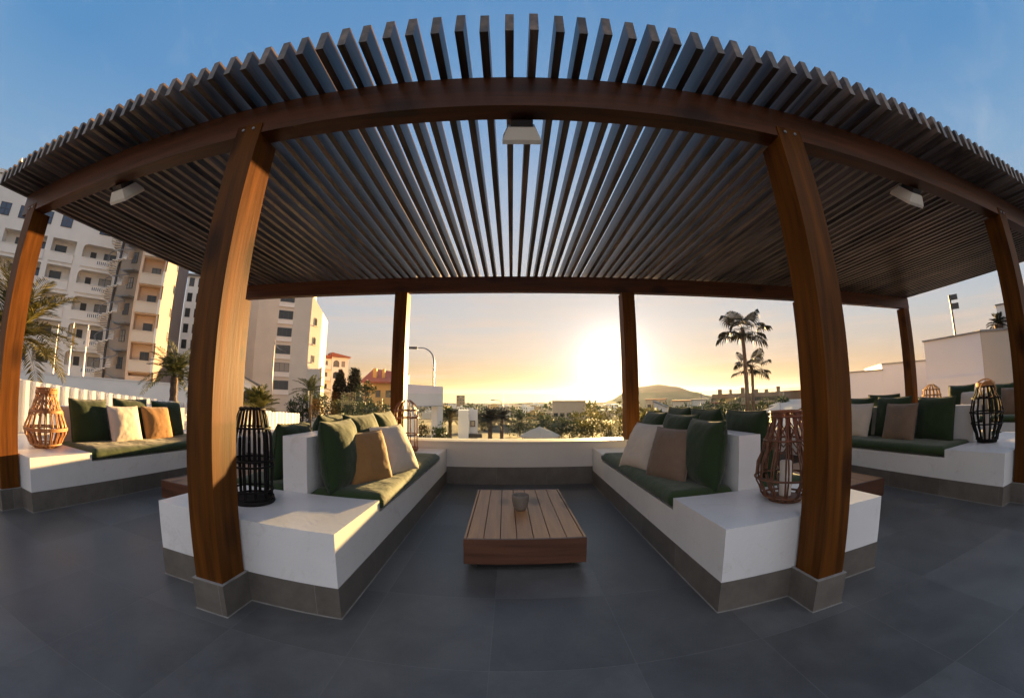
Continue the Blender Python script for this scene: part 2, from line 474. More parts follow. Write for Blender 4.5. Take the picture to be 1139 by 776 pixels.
# ------------------------------------------------------------------ building kit
class MB:
    def __init__(s): s.bm = bmesh.new(); s.mi = 0; s.mats = []
    def _f(s, vs):
        try:
            f = s.bm.faces.new(vs); f.material_index = s.mi; return f
        except ValueError: return None
    def box(s, x0, y0, z0, x1, y1, z1):
        v = [s.bm.verts.new(p) for p in ((x0,y0,z0),(x1,y0,z0),(x1,y1,z0),(x0,y1,z0),(x0,y0,z1),(x1,y0,z1),(x1,y1,z1),(x0,y1,z1))]
        for q in ((3,2,1,0),(4,5,6,7),(0,1,5,4),(1,2,6,5),(2,3,7,6),(3,0,4,7)): s._f([v[i] for i in q])
        return s
    def prism(s, pts, z0, z1, axis=2):
        # pts polygon (counter-clockwise) extruded along an axis; z1 may be a list
        n = len(pts); zt = z1 if isinstance(z1, (list, tuple)) else [z1] * n
        def P(a, b, c): return (a, b, c) if axis == 2 else ((c, a, b) if axis == 0 else (a, c, b))
        lo = [s.bm.verts.new(P(p[0], p[1], z0)) for p in pts]
        hi = [s.bm.verts.new(P(p[0], p[1], zt[i])) for i, p in enumerate(pts)]
        s._f(lo[::-1]); s._f(hi)
        for i in range(n): s._f([lo[i], lo[(i+1) % n], hi[(i+1) % n], hi[i]])
        return s
    def tube(s, pts, r, n=8, r2=None, cap=True):
        pts = [Vector(p) for p in pts]; k = len(pts); prev = None
        up = Vector((0.0, 0.0, 1.0))
        for i, p in enumerate(pts):
            t = (pts[min(i+1, k-1)] - pts[max(i-1, 0)])
            if t.length < 1e-9: t = Vector((0, 0, 1))
            t.normalize()
            a = t.cross(up)
            if a.length < .08: a = t.cross(Vector((1, 0, 0)))
            a.normalize(); b = t.cross(a)
            rr = r if r2 is None else r + (r2 - r) * i / max(1, k - 1)
            ring = [s.bm.verts.new(p + a * rr * cos(2*pi*j/n) + b * rr * sin(2*pi*j/n)) for j in range(n)]
            if prev:
                for j in range(n): s._f([prev[j], prev[(j+1) % n], ring[(j+1) % n], ring[j]])
            elif cap: s._f(ring[::-1])
            prev = ring
        if cap: s._f(prev)
        return s
    def ring(s, c, rad, r, n=28, m=6):
        c = Vector(c); rows = []
        for i in range(n):
            a = 2*pi*i/n
            rows.append([s.bm.verts.new(c + Vector((cos(a)*(rad + r*cos(2*pi*j/m)), sin(a)*(rad + r*cos(2*pi*j/m)), r*sin(2*pi*j/m)))) for j in range(m)])
        for i in range(n):
            for j in range(m): s._f([rows[i][j], rows[(i+1) % n][j], rows[(i+1) % n][(j+1) % m], rows[i][(j+1) % m]])
        return s
    def lathe(s, prof, n=24, c=(0, 0, 0), sx=1, sy=1):
        prev = None
        for (r, z) in prof:
            ring = [s.bm.verts.new((c[0] + sx*r*cos(2*pi*j/n), c[1] + sy*r*sin(2*pi*j/n), c[2] + z)) for j in range(n)]
            if prev:
                for j in range(n): s._f([prev[j], prev[(j+1) % n], ring[(j+1) % n], ring[j]])
            else: s._f(ring[::-1])
            prev = ring
        s._f(prev); return s
    def poly(s, pts): s._f([s.bm.verts.new(p) for p in pts]); return s
    def build(s, name, m, parent=None, bevel=0, smooth=False, seg=2, fix=True):
        if bevel:
            es = [e for e in s.bm.edges if len(e.link_faces) == 2 and e.calc_face_angle(0) > .5]
            bmesh.ops.bevel(s.bm, geom=es, offset=bevel, segments=seg, profile=.5, affect='EDGES', clamp_overlap=True)
        if fix: bmesh.ops.recalc_face_normals(s.bm, faces=s.bm.faces)
        me = bpy.data.meshes.new(name); s.bm.to_mesh(me); s.bm.free()
        for x in (m if isinstance(m, (list, tuple)) else [m]): me.materials.append(MAT[x])
        if smooth:
            for p in me.polygons: p.use_smooth = True
        o = bpy.data.objects.new(name, me); COL.objects.link(o)
        if parent: o.parent = parent
        return o

def tag(o, label, cat, group=None, kind=None):
    if label: o['label'] = label
    if cat: o['category'] = cat
    if group: o['group'] = group
    if kind: o['kind'] = kind
    return o
def thing(name, label, cat, loc=(0, 0, 0), rz=0, group=None):
    o = bpy.data.objects.new(name, None); o.empty_display_size = .2
    o.location = loc; o.rotation_euler = (0, 0, rz); COL.objects.link(o)
    return tag(o, label, cat, group)
def struct(o): o['kind'] = 'structure'; return o
def kids(o): return [c for c in bpy.data.objects if c.parent == o]
def dup(o, parent=None):
    c = o.copy(); COL.objects.link(c)
    if parent is not None: c.parent = parent
    for k in kids(o): dup(k, c)
    return c
def pol(az, d): return (d * sin(R(az)), d * cos(R(az)))      # bearing right of the view, metres
def hz(t, d): return 1 + t * d

# ------------------------------------------------------------------ ground
def gz(x, y):
    d = math.hypot(x, y)
    pts = ((0, -3.4), (40, -3.6), (90, -6), (200, -11), (350, -17), (600, -26), (1000, -41), (1300, -55), (1e6, -55))
    for (a, za), (b, zb) in zip(pts, pts[1:]):
        if d <= b:
            return za + (zb - za) * (d - a) / (b - a)
g = MB()
rad = [0, 12, 20, 30, 40, 55, 75, 90, 120, 160, 200, 260, 350, 450, 600, 750, 900, 1000, 1150, 1300, 2500]
prev = None
N = 96
for r_ in rad:
    if r_ == 0:
        prev = [g.bm.verts.new((0, 0, -3.4))]; continue
    ring = []
    for j in range(N):
        a = 2*pi*j/N; x, y = r_*sin(a), r_*cos(a)
        ring.append(g.bm.verts.new((x, y, gz(x, y) + (noise.noise((x*.02, y*.02, 0)) * 1.2 if r_ > 60 else 0))))
    for j in range(N):
        if len(prev) == 1: g._f([prev[0], ring[(j+1) % N], ring[j]])
        else: g._f([prev[j], prev[(j+1) % N], ring[(j+1) % N], ring[j]])
    prev = ring
struct(g.build('ground', 'soil'))
s_ = MB(); s_.poly([(-4000, -2600, -44), (4000, -2600, -44), (4000, 3600, -44), (-4000, 3600, -44)])
struct(s_.build('sea', 'sea'))

# hills seen on the right
def hill(cx, cy, pts_az, d, depth, base, m='hill_scrub'):
    # ridge line by bearing and apparent height at distance d, rounded front and back
    h = MB(); rows = []
    K = 11
    for k in range(K):
        f = k/(K-1); dd = d + depth*(f-.5); s = sin(pi*f) ** .8
        row = []
        n = 48
        for i in range(n+1):
            a = pts_az[0][0] + (pts_az[-1][0]-pts_az[0][0])*i/n
            for (a0, t0), (a1, t1) in zip(pts_az, pts_az[1:]):
                if a <= a1 + 1e-6:
                    u = (a-a0)/(a1-a0); u = u*u*(3-2*u); t = t0+(t1-t0)*u; break
            top = hz(t, d)
            x, y = pol(a, dd)
            z = base + (top-base)*s + noise.noise((x*.01, y*.01, 3))*2.5*s
            row.append(h.bm.verts.new((x, y, z)))
        rows.append(row)
    for a, b in zip(rows, rows[1:]):
        for i in range(len(a)-1): h._f([a[i], a[i+1], b[i+1], b[i]])
    return struct(h.build('hill', m, smooth=True))
hill(0, 0, [(12, -.04), (15, -.012), (18, .012), (20, .022), (22.5, .0262), (25, .0205), (28, .006), (30, -.004), (34, -.03)], 900, 420, -45)
hill(0, 0, [(-30, -.02), (-14, -.0165), (-4, -.0185), (4, -.0175), (9, -.018), (16, -.017), (30, -.005), (50, .0), (75, .006)], 760, 260, -40)

# ------------------------------------------------------------------ terrace
f = MB(); f.box(-4.98, -9, -.35, 13, 4.17, 0)
struct(f.build('floor', 'floor_tile'))
f = MB(); f.box(-5.2, -9, -4.5, 13.2, 4.5, -.36)
tag(f.build('terrace_base', 'render_white'), 'white rendered base storey carrying the terrace floor', 'base wall')

t = thing('parapet_wall', 'low pale parapet wall closing the far side of the terrace behind the table', 'wall', (0, 4.17, 0))
b = MB(); b.box(-4.98, 0, .2, 13, .27, .475); b.build('wall', 'parapet_plaster', t, .004)
b = MB(); b.box(-4.98, -.004, 0, 13, .27, .199); b.build('plinth', 'plinth_tile', t, .003)
b = MB(); b.box(-4.98, -.012, .476, 13, .285, .4924); b.build('coping', 'parapet_plaster', t, .004)
t = thing('side_parapet', 'low grey white wall under the corrugated screen at the left edge', 'wall', (-5.1, 0, 0))
b = MB(); b.box(-.12, -9, 0, .12, 4.165, .39); b.build('wall', 'parapet_plaster', t, .004)

t = thing('glass_balustrade', 'clear frameless glass balustrade standing on the far parapet', 'balustrade', (0, 4.33, .4926))
xs = [-2.6, -1.35, -.1, 1.15, 2.4, 3.65, 4.9]
for a, c in zip(xs, xs[1:]):
    b = MB(); b.box(a + .008, 0, 0, c - .008, .012, .54); b.build('pane', 'clear_glass', t)
# corrugated screen along the left edge, stepping down
t = thing('corrugated_screen', 'white corrugated metal screen sloping down along the left edge of the terrace', 'fence', (-5.03, 0, .39))
b = MB(); pitch = .125; n = int(10.6/pitch*8); front = []; back = []
prev = None
for i in range(n+1):
    y = -2.6 + i*pitch/8; ph = (i % 8)/8
    dx = .03 * (1 if ph < .4 else (-1 if .5 <= ph < .9 else 0))
    zt = .917 - .072*(y-2.39) - .39
    zb = .008 if y < 4.5 else -1.6
    cur = [b.bm.verts.new((dx, y, zb)), b.bm.verts.new((dx, y, zt)), b.bm.verts.new((dx-.004, y, zt)), b.bm.verts.new((dx-.004, y, zb))]
    if prev:
        for k in range(4): b._f([prev[k], prev[(k+1) % 4], cur[(k+1) % 4], cur[k]])
    else: b._f(cur)
    prev = cur
b._f(prev[::-1]); b.build('sheet', 'corrugated_white', t)
b = MB()
b.prism([(-2.6, .917-.072*(-4.99)-.39-.03), (8.0, .917-.072*5.61-.39-.03), (8.0, .917-.072*5.61-.39), (-2.6, .917-.072*(-4.99)-.39)], -.06, -.045, axis=0)
b.build('rail', 'corrugated_white', t)

# ------------------------------------------------------------------ pergola
P = thing('pergola', 'dark stained timber pergola of slats on beams and square posts over the lounge', 'pergola', (0, 0, 0))
PW = .156; Y0 = 1.264; Y1 = 4.165; ZB = 2.24; ZT = 2.423
def post(x, y, front=True):
    b = MB(); zt = ZB - .001
    b.box(x, y, .155, x+PW, y+PW, zt)
    if front: b.box(x, y, zt, x+PW, y+.0065, 2.297)
    o = b.build('post', 'post_wood', P, .004)
    b = MB(); b.box(x-.013, y-.013, 0, x+PW+.013, y+PW+.013, .1545)
    b.build('post_shoe', 'plinth_tile', P, .003)
    if front:
        b = MB(); b.box(x-.018, y-.018, .0005, x+PW+.018, y+PW+.018, .004); b.build('grout_line', 'grout', P)
        b = MB(); b.box(x-.0145, y-.0145, .1525, x+PW+.0145, y+PW+.0145, .1562)
        b.build('grout_line', 'grout', P)
    return o
for x in (-3.803, -1.391, 1.331, 3.85, 6.565):
    post(x, Y0)
    for dx, dz in ((.045, 2.268), (.11, 2.268)):
        b = MB(); b.lathe([(.009, 0), (.009, .005), (.006, .007)], 10)
        o = b.build('bolt', 'steel_grey', P); o.rotation_euler = (R(90), 0, 0); o.location = (x+dx, Y0-.0005, dz)
for x in (-3.803, -1.416, 1.3276, 4.02, 6.565): post(x, Y1 + .004, False)
def beam(y0, w, x0, x1):
    b = MB(); b.box(x0, y0, ZB, x1, y0+w, ZT-.001); return b.build('beam', 'beam_wood', P, .005)
beam(Y0 + .0072, .095, -3.93, 6.74)
beam(Y1 + .006, .095, -3.93, 6.74)
b = MB(); b.box(-.018, 1.012, -.0595, .018, 4.62, .0595)
sl0 = b.build('slat', 'slat_wood', P, .003, seg=1)
sl0.location = (-.0106, 0, ZT+.0595)
NS = []
for i in range(-39, 67):
    if i == 0: continue
    NS.append(i)
extra = [i for i in NS if i > 60]
for i in NS:
    if i in extra: continue
    c = sl0.copy(); COL.objects.link(c); c.parent = P
    c.location = (-.0106 + i*.1017 + random.uniform(-.003, .003), random.uniform(-.005, .005), ZT+.0595)
    c.rotation_euler = (0, random.uniform(-.012, .012), random.uniform(-.0016, .0016))
b = MB()
for i in extra:
    x = -.0106 + i*.1017
    b.box(x-.018, 1.012, ZT, x+.018, 4.62, 2.542)
o = b.build('slat', 'slat_wood', P, .003, seg=1); o['kind'] = 'stuff'

def lamp(x, label):
    t = thing('pergola_lamp', label, 'lamp', (x, 1.375, ZB + .012), 0, 'square lamps under the front beam')
    t.rotation_euler = (R(48), 0, 0)
    b = MB(); a, c = .062, .088
    for z0, z1, r0, r1 in ((0, -.03, .05, .05),):
        b.box(-r0, -r0, z1, r0, r0, z0)
    b.build('mount', 'frame_dark', t)
    b = MB()
    top = [(-a, -a, -.031), (a, -a, -.031), (a, a, -.031), (-a, a, -.031)]
    bot = [(-c, -c, -.085), (c, -c, -.085), (c, c, -.085), (-c, c, -.085)]
    lip = [(-c, -c, -.105), (c, -c, -.105), (c, c, -.105), (-c, c, -.105)]
    inn = [(-c+.012, -c+.012, -.105), (c-.012, -c+.012, -.105), (c-.012, c-.012, -.105), (-c+.012, c-.012, -.105)]
    ins = [(-a+.01, -a+.01, -.06), (a-.01, -a+.01, -.06), (a-.01, a-.01, -.06), (-a+.01, a-.01, -.06)]
    L = [[b.bm.verts.new(p) for p in q] for q in (top, bot, lip, inn, ins)]
    b._f(L[0])
    for p, q in zip(L, L[1:]):
        for j in range(4): b._f([p[j], p[(j+1) % 4], q[(j+1) % 4], q[j]])
    b._f(L[4])
    b.build('lamp_shade', 'lamp_white', t, .010)
    b = MB(); b.lathe([(.012, -.061), (.028, -.072), (.032, -.085), (.02, -.094), (.003, -.098)], 16); b.build('bulb', 'wax', t, smooth=True)
lamp(.045, 'square white lamp under the front beam, midway between the two large posts')
lamp(-2.50, 'square white lamp under the front beam, between the left pair of posts')
lamp(2.62, 'square white lamp under the front beam, between the right pair of posts')

# ------------------------------------------------------------------ masonry benches
BH = .405; SH = .335; BP = .1505; YB = 1.435; YP = 2.0; YE = 3.72; YW = 4.164
def bench(x0, x1, k0, k1, label):
    t = thing('masonry_bench', label, 'bench', ((x0+x1)/2, YB, 0), 0, 'white masonry benches under the pergola')
    ox, oy = (x0+x1)/2, YB
    pr = [(0, BP+.0005), (YW-oy, BP+.0005), (YW-oy, BH), (YE-oy, BH), (YE-oy, SH), (YP-oy, SH), (YP-oy, BH), (0, BH)]
    b = MB(); b.prism(pr, x0-ox, x1-ox, axis=0); b.build('seat_base', 'white_plaster', t, .009)
    b = MB(); b.box(x0-ox-.003, -.003, 0, x1-ox+.003, YW-oy, BP); b.build('plinth', 'plinth_tile', t, .003)
    b = MB(); b.box(x0-ox-.008, -.008, .0005, x1-ox+.008, YW-oy, .004); b.build('grout_line', 'grout', t)
    b = MB(); b.box(k0-ox, YP-oy+.004, SH+.001, k1-ox, YE-oy-.004, .738); b.build('backrest', 'white_plaster', t, .007)
    return t
bench(-1.815, -.7465, -1.3764, -1.2088, 'white masonry bench left of the central table, with black lantern on its end')
bench(.9219, 1.9537, 1.3614, 1.5214, 'white masonry bench right of the central table, with brown wicker lantern on its end')
bench(-4.86, -3.445, -4.30, -4.135, 'white masonry bench at the far left, sunlit wicker lantern on its end')
bench(3.665, 5.07, 4.255, 4.42, 'white masonry bench right of the right large post, rope handled black lantern on it')
bench(6.72, 8.12, 7.29, 7.45, 'white masonry bench at the right edge, mostly behind the outer right post')

# ------------------------------------------------------------------ soft furnishings
def pad(x0, x1, y0, y1, label, drop=.02, h=.092):
    cx, cy = (x0+x1)/2, (y0+y1)/2
    nx, ny = 14, 40; a, c = (x1-x0)/2, (y1-y0)/2; r = .03
    b = MB(); sd_ = random.random()*50
    def outl(u, v): return (a*u, c*v)
    top = {}; bot = {}
    for i in range(nx+1):
        for j in range(ny+1):
            u, v = -1+2*i/nx, -1+2*j/ny
            x, y = a*u, c*v
            e = min(a-abs(x), c-abs(y))
            rr = min(1, e/r); fall = r*(1-math.sqrt(max(0, 1-(1-rr)**2)))
            z = h - fall + .008*noise.noise((x*4+sd_, y*4, 0)) + .004*noise.noise((x*13, y*13+sd_, 0)) - .006*(1-min(1, e/.12))
            top[i, j] = b.bm.verts.new((x, y, z))
            bot[i, j] = b.bm.verts.new((x, y, fall*.7))
    for i in range(nx):
        for j in range(ny):
            b._f([top[i, j], top[i+1, j], top[i+1, j+1], top[i, j+1]])
            b._f([bot[i, j], bot[i, j+1], bot[i+1, j+1], bot[i+1, j]])
    def side(seq):
        for p, q in zip(seq, seq[1:]): b._f([bot[p], bot[q], top[q], top[p]])
    side([(i, 0) for i in range(nx+1)]); side([(nx, j) for j in range(ny+1)])
    side([(i, ny) for i in range(nx, -1, -1)]); side([(0, j) for j in range(ny, -1, -1)])
    o = b.build('seat_pad', 'pad_canvas', smooth=True)
    o.location = (cx, cy, SH + .003)
    return tag(o, label, 'seat pad', 'green seat pads on the benches')
pad(-1.2, -.735, 2.006, 3.712, 'olive green seat pad left of the central table, half in sunlight')
pad(.91, 1.353, 2.006, 3.712, 'green seat pad right of the central table, lying on the right bench')
pad(-1.82, -1.385, 2.006, 3.712, 'green seat pad behind the backrest of the bench with the black lantern')
pad(1.53, 1.958, 2.006, 3.712, 'green seat pad behind the backrest of the bench with the brown lantern')
pad(-4.128, -3.437, 2.006, 3.712, 'green seat pad at the far left, beside the sunlit wicker lantern')
pad(3.656, 4.248, 2.006, 3.712, 'dark green seat pad right of the large right post')
pad(4.427, 5.077, 2.006, 3.712, 'green seat pad on the hidden side of the bench with the rope handled lantern')
pad(6.71, 7.283, 2.006, 3.712, 'dark green seat pad at the right edge beyond the rope handled lantern')

def cushion_mesh(s, th, seed):
    b = MB(); n = 22; V = {}
    for side in (1, -1):
        for i in range(n+1):
            for j in range(n+1):
                u, v = -1+2*i/n, -1+2*j/n
                # clustering towards the seam
                u = math.copysign(abs(u)**.85, u); v = math.copysign(abs(v)**.85, v)
                cpin = .055
                x = s/2*u*(1-cpin*(1-v*v)*abs(u)**3)
                z = s/2*v*(1-cpin*(1-u*u)*abs(v)**3)
                prof = max(0, (1-u**4)*(1-v**4))**.5 * (.62 + .38*max(0, (1-u*u)*(1-v*v))**.5)
                y = side*th/2*prof
                e = prof
                y += e*(.010*noise.noise((x*7+seed, z*7, side*2)) + .004*noise.noise((x*20+seed, z*20, side*3)))
                # creases running in from the corners
                y -= side*.006*e*abs(sin(9*math.atan2(v, u)+seed))*min(1, (u*u+v*v))
                z2 = z - .012*(1-abs(v))*0 
                if i in (0, n) or j in (0, n):
                    if side == -1: V[side, i, j] = V[1, i, j]; continue
                    y = 0
                V[side, i, j] = b.bm.verts.new((x, y, z2))
        for i in range(n):
            for j in range(n):
                q = [V[side, i, j], V[side, i+1, j], V[side, i+1, j+1], V[side, i, j+1]]
                b._f(q if side == -1 else q[::-1])
    return b
def cushion(kind, x, y, face, lean=14, yaw=0, s=.48, th=.17, label='', z=None, roll=0):
    # face +1: looks towards +X, -1: towards -X; lean tips the top back; yaw turns it about the vertical
    m = {'g': 'green_canvas', 'b': 'beige_linen', 'n': 'brown_linen', 't': 'taupe_linen'}[kind]
    o = cushion_mesh(s, th, random.random()*99).build('cushion', m, smooth=True)
    Mx = Matrix.Rotation(R(yaw) + (R(90) if face > 0 else R(-90)), 4, 'Z') @ Matrix.Rotation(R(-lean), 4, 'X') @ Matrix.Rotation(R(roll), 4, 'Y')
    zb = SH + .088
    zc = z if z is not None else zb + s/2*cos(R(lean)) + .05*th*sin(R(lean)) - .026
    o.matrix_world = Matrix.Translation((x, y, zc)) @ Mx
    b = MB(); n = 14; pts = []
    for e in range(4):
        for i in range(n):
            q = -1+2*i/n
            u, v = ((q, -1), (1, q), (-q, 1), (-1, -q))[e]
            pts.append((s/2*u*(1-.055*(1-v*v)*abs(u)**3), 0, s/2*v*(1-.055*(1-u*u)*abs(v)**3)))
    b.tube(pts + pts[:1], .0042, 6, cap=False)
    b.build('piping', m, o, smooth=True)
    return tag(o, label, 'cushion', 'cushions on the benches')
# left bench, side of the table
cushion('g', -1.095, 2.235, 1, 8, 0, .44, .20, 'large dark green cushion beside the end of the left backrest, next to the tan cushion')
cushion('g', -1.10, 2.66, 1, 14, -6, .47, .17, 'green cushion on the left bench directly behind the tan cushion')
cushion('g', -1.10, 3.18, 1, 14, 0, .47, .17, 'sunlit green cushion on the left bench directly behind the pale cushion')
cushion('n', -.975, 2.40, 1, 18, -26, .37, .15, 'tan brown cushion with its edge glowing in the sun, left of the central table')
cushion('b', -.91, 2.78, 1, 28, -20, .41, .16, 'pale beige cushion left of the central table, nearest the copper lantern')
# right bench, side of the table
cushion('g', 1.245, 2.235, -1, 8, 0, .44, .20, 'large dark green cushion beside the end of the right backrest, next to the taupe cushion')
cushion('g', 1.245, 2.66, -1, 14, 6, .47, .17, 'green cushion on the right bench directly behind the taupe cushion')
cushion('g', 1.245, 3.18, -1, 14, 0, .47, .17, 'green cushion on the right bench directly behind the beige cushion by the far post')
cushion('t', 1.105, 2.46, -1, 20, 22, .385, .15, 'taupe brown cushion leaning on green ones right of the central table')
cushion('b', 1.07, 2.92, -1, 28, 18, .41, .16, 'beige cushion right of the central table, next to the far post')
# hidden sides of the two middle benches
cushion('g', -1.52, 2.30, -1, 10, 0, .405, .19, 'dark green cushion behind the left backrest, beside the black lantern')
cushion('g', -1.50, 2.80, -1, 12, 0, .45, .18, 'green cushion whose top shows above the left backrest behind the large green cushion')
cushion('g', 1.66, 2.30, 1, 12, 0, .49, .19, 'dark green cushion behind the right backrest, beside the brown wicker lantern')
cushion('g', 1.65, 2.85, 1, 12, 0, .49, .18, 'green cushion top showing above the right backrest, behind the taupe cushion')
cushion('g', 1.65, 3.36, 1, 12, 0, .49, .18, 'green cushion top farthest along the hidden side of the right backrest')
# far left bench
cushion('g', -4.01, 2.30, 1, 14, 0, .435, .18, 'green cushion at the near end of the far left bench, beside the wicker lantern')
cushion('g', -4.01, 2.82, 1, 12, 0, .45, .18, 'green cushion behind the beige and tan ones on the far left bench')
cushion('g', -4.01, 3.34, 1, 14, 0, .435, .18, 'green cushion on the far left bench, partly behind the large left post')
cushion('b', -3.87, 2.64, 1, 18, 0, .385, .15, 'pale beige cushion on the far left bench below the flagpoles')
cushion('n', -3.87, 3.07, 1, 18, 0, .385, .15, 'tan cushion on the far left bench, right of the pale one')
# right outer bench
cushion('g', 4.13, 2.36, -1, 12, 0, .45, .18, 'dark green cushion beside the backrest end near the rope handled lantern')
cushion('g', 4.13, 2.90, -1, 12, 0, .47, .18, 'dark green cushion between grey brown and pale cushions, right of the large right post')
cushion('g', 4.13, 3.42, -1, 12, 0, .47, .18, 'dark green cushion behind the pale one, right of the large right post')
cushion('t', 3.99, 2.71, -1, 18, 0, .41, .15, 'grey brown cushion on the bench right of the large right post')
cushion('b', 3.99, 3.32, -1, 20, 0, .42, .15, 'pale cushion on the bench just right of the large right post')
cushion('g', 4.57, 3.3, 1, 12, 0, .49, .18, 'green cushion top behind the backrest of the bench with the rope handled lantern')
# right edge bench
cushion('t', 7.05, 2.62, -1, 16, 0, .42, .15, 'grey brown cushion at the right edge, behind the rope handled lantern')
cushion('g', 7.17, 2.28, -1, 12, 0, .48, .18, 'dark green cushion at the right edge, right of the grey brown one')
cushion('g', 7.17, 2.85, -1, 12, 0, .48, .18, 'dark green cushion at the right edge, behind the grey brown one')
cushion('b', 7.08, 3.36, -1, 16, 0, .40, .15, 'white cushion at the right edge, left of the rope handled lantern')
cushion('g', 7.17, 3.58, -1, 10, 0, .50, .18, 'dark green cushion left of the white one beyond the rope handled lantern')

# ------------------------------------------------------------------ low tables
def table(x0, x1, y0, y1, rz, label):
    cx, cy = (x0+x1)/2, (y0+y1)/2; a, c = (x1-x0)/2, (y1-y0)/2
    t = thing('low_table', label, 'table', (cx, cy, 0), rz, 'low slatted timber tables')
    b = MB(); n = 7; rim = .018
    w = (2*a-2*rim)/n
    b.box(-a+.001, -c+.019, .172, -a+rim-.004, c-.019, .2)
    b.box(a-rim+.004, -c+.019, .172, a-.001, c-.019, .2)
    for i in range(n):
        b.box(-a+rim+i*w+.0025, -c+.019, .176, -a+rim+(i+1)*w-.0025, c-.019, .1995 - random.uniform(0, .0012))
    b.build('tabletop', 'table_wood', t, .0015, seg=1)
    b = MB(); b.box(-a, -c, .05, a, -c+.018, .2); b.build('apron', 'apron_wood', t, .003)
    b = MB(); b.box(-a, c-.018, .05, a, c, .2); b.build('apron', 'apron_wood', t, .003)
    b = MB(); b.box(-a, -c+.0185, .05, -a+.018, c-.0185, .171); b.build('apron', 'apron_wood', t, .003)
    b = MB(); b.box(a-.018, -c+.0185, .05, a, c-.0185, .171); b.build('apron', 'apron_wood', t, .003)
    b = MB(); b.box(-a+.07, -c+.07, .001, a-.07, c-.07, .165); b.build('base', 'table_shade', t)  # recessed base, near black to stand for the shadow under the table
    return t
table(-.281, .4115, 2.016, 3.162, R(1.0), 'low slatted brown timber table in the middle, with a grey pot on it')
table(-2.96, -2.27, 2.38, 3.5, 0, 'low timber table half hidden behind the large left post')
table(2.47, 3.16, 2.30, 3.42, 0, 'low timber table half hidden behind the large right post')
pot = MB()
pot.lathe([(.036, 0), (.040, .004), (.056, .035), (.063, .075), (.066, .105), (.066, .122), (.061, .124), (.056, .120), (.054, .06), (.03, .03), (.002, .028)], 40)
o = pot.build('pot', 'concrete', smooth=True); o.location = (.059, 2.575, .2); o.scale = (.92, .92, .90)
tag(o, 'small round grey concrete pot standing on the middle table', 'pot')

# ------------------------------------------------------------------ lanterns
def prof_at(prof, z):
    for (r0, z0), (r1, z1) in zip(prof, prof[1:]):
        if z0 <= z <= z1:
            u = (z-z0)/(z1-z0); u = u*u*(3-2*u)
            return r0+(r1-r0)*u
    return prof[-1][0]
def lantern(loc, prof, ribs, rings, rr, m, label, base_r, cane=1, group='cane lanterns on the benches', weave=0, rope=False, top=True, tilt=.0):
    t = thing('lantern', label, 'lantern', loc, random.random()*6, group)
    H = prof[-1][1]
    b = MB()
    for k in range(ribs):
        a = 2*pi*k/ribs
        for q in range(cane):
            aa = a + (q-(cane-1)/2)*.085
            pts = []
            for i in range(15):
                z = .012 + (H-.02)*i/14
                r = prof_at(prof, z) + random.uniform(-.0015, .0015)
                pts.append((r*cos(aa+.012*noise.noise((z*9, k, q))), r*sin(aa+.012*noise.noise((z*9, k+7, q))), z))
            b.tube(pts, rr, 6)
    b.build('ribs', m, t, smooth=True)
    for z in rings:
        b = MB(); b.ring((0, 0, z), prof_at(prof, z)+rr, rr*1.25)
        b.build('hoop', m, t, smooth=True)
    if weave:
        b = MB()
        for k in range(weave):
            a = 2*pi*k/weave
            for sgn in (1, -1):
                pts = []
                for i in range(11):
                    z = H*.55 + H*.43*i/10
                    r = prof_at(prof, z)+.004
                    aa = a + sgn*i/10*1.1
                    pts.append((r*cos(aa), r*sin(aa), z))
                b.tube(pts, rr*.7, 5)
            pts = []
        b.build('weave', m, t, smooth=True)
    b = MB(); b.lathe([(base_r, 0), (base_r+.004, .008), (base_r, .022), (.01, .024)], 28); b.build('base', m, t)
    if rope:
        b = MB()
        for k in range(3): b.ring((0, 0, H - .005 + .010*k), prof_at(prof, H)+.008, .008)
        pts = [(.075*cos(2*pi*i/20)*1.0, .10, H-.045+.075*sin(2*pi*i/20)) for i in range(21)]
        b.tube([(x, y - .20, z) for x, y, z in pts], .008, 6)
        pts = [(.085*cos(pi*i/16), .02*sin(2*pi*i/16), H+.0+.05*sin(pi*i/16)) for i in range(17)]
        b.tube(pts, .008, 6)
        b.build('rope_handle', 'rope', t, smooth=True)
    return t
def candle(loc, r, h, label, up=0):
    t = thing('candle', label, 'candle', loc)
    b = MB(); b.lathe([(r, 0), (r, h-.004), (r-.004, h), (r*.4, h-.006), (.002, h-.006)], 24); b.build('wax', 'wax', t, smooth=False)
    b = MB(); b.tube([(0, 0, h-.006), (.001, 0, h+.012)], .0016, 6); b.build('wick', 'frame_dark', t)
    return t
# sunlit wicker, far left bench
WP = [(.105, 0), (.15, .05), (.188, .13), (.19, .17), (.155, .27), (.115, .36), (.093, .43), (.088, .50)]
lantern((-3.92, 1.79, BH+.001), WP, 20, [.03, .15, .165, .30, .31, .46, .475, .495], .0062, 'wicker', 'golden wicker lantern in the sun on the end of the far left bench', .105, 2, weave=18)
# black barrel, left middle bench
BPf = [(.105, 0), (.108, .06), (.112, .20), (.108, .34), (.085, .44), (.06, .515)]
lantern((-1.385, 1.72, BH+.001), BPf, 12, [.03, .07, .20, .23, .40, .50], .0048, 'black_cane', 'tall black cane lantern behind the large left post', .118, 2)
# brown teardrop, right middle bench
RP = [(.085, 0), (.135, .05), (.165, .13), (.16, .19), (.125, .30), (.098, .38), (.082, .44), (.08, .487)]
lantern((1.475, 1.71, BH+.001), RP, 13, [.03, .13, .33, .455, .48], .005, 'brown_wicker', 'brown wicker lantern holding a candle, beside the large right post', .09, 2, weave=11)
candle((1.475, 1.71, BH+.026), .033, .19, 'white candle inside the brown wicker lantern')
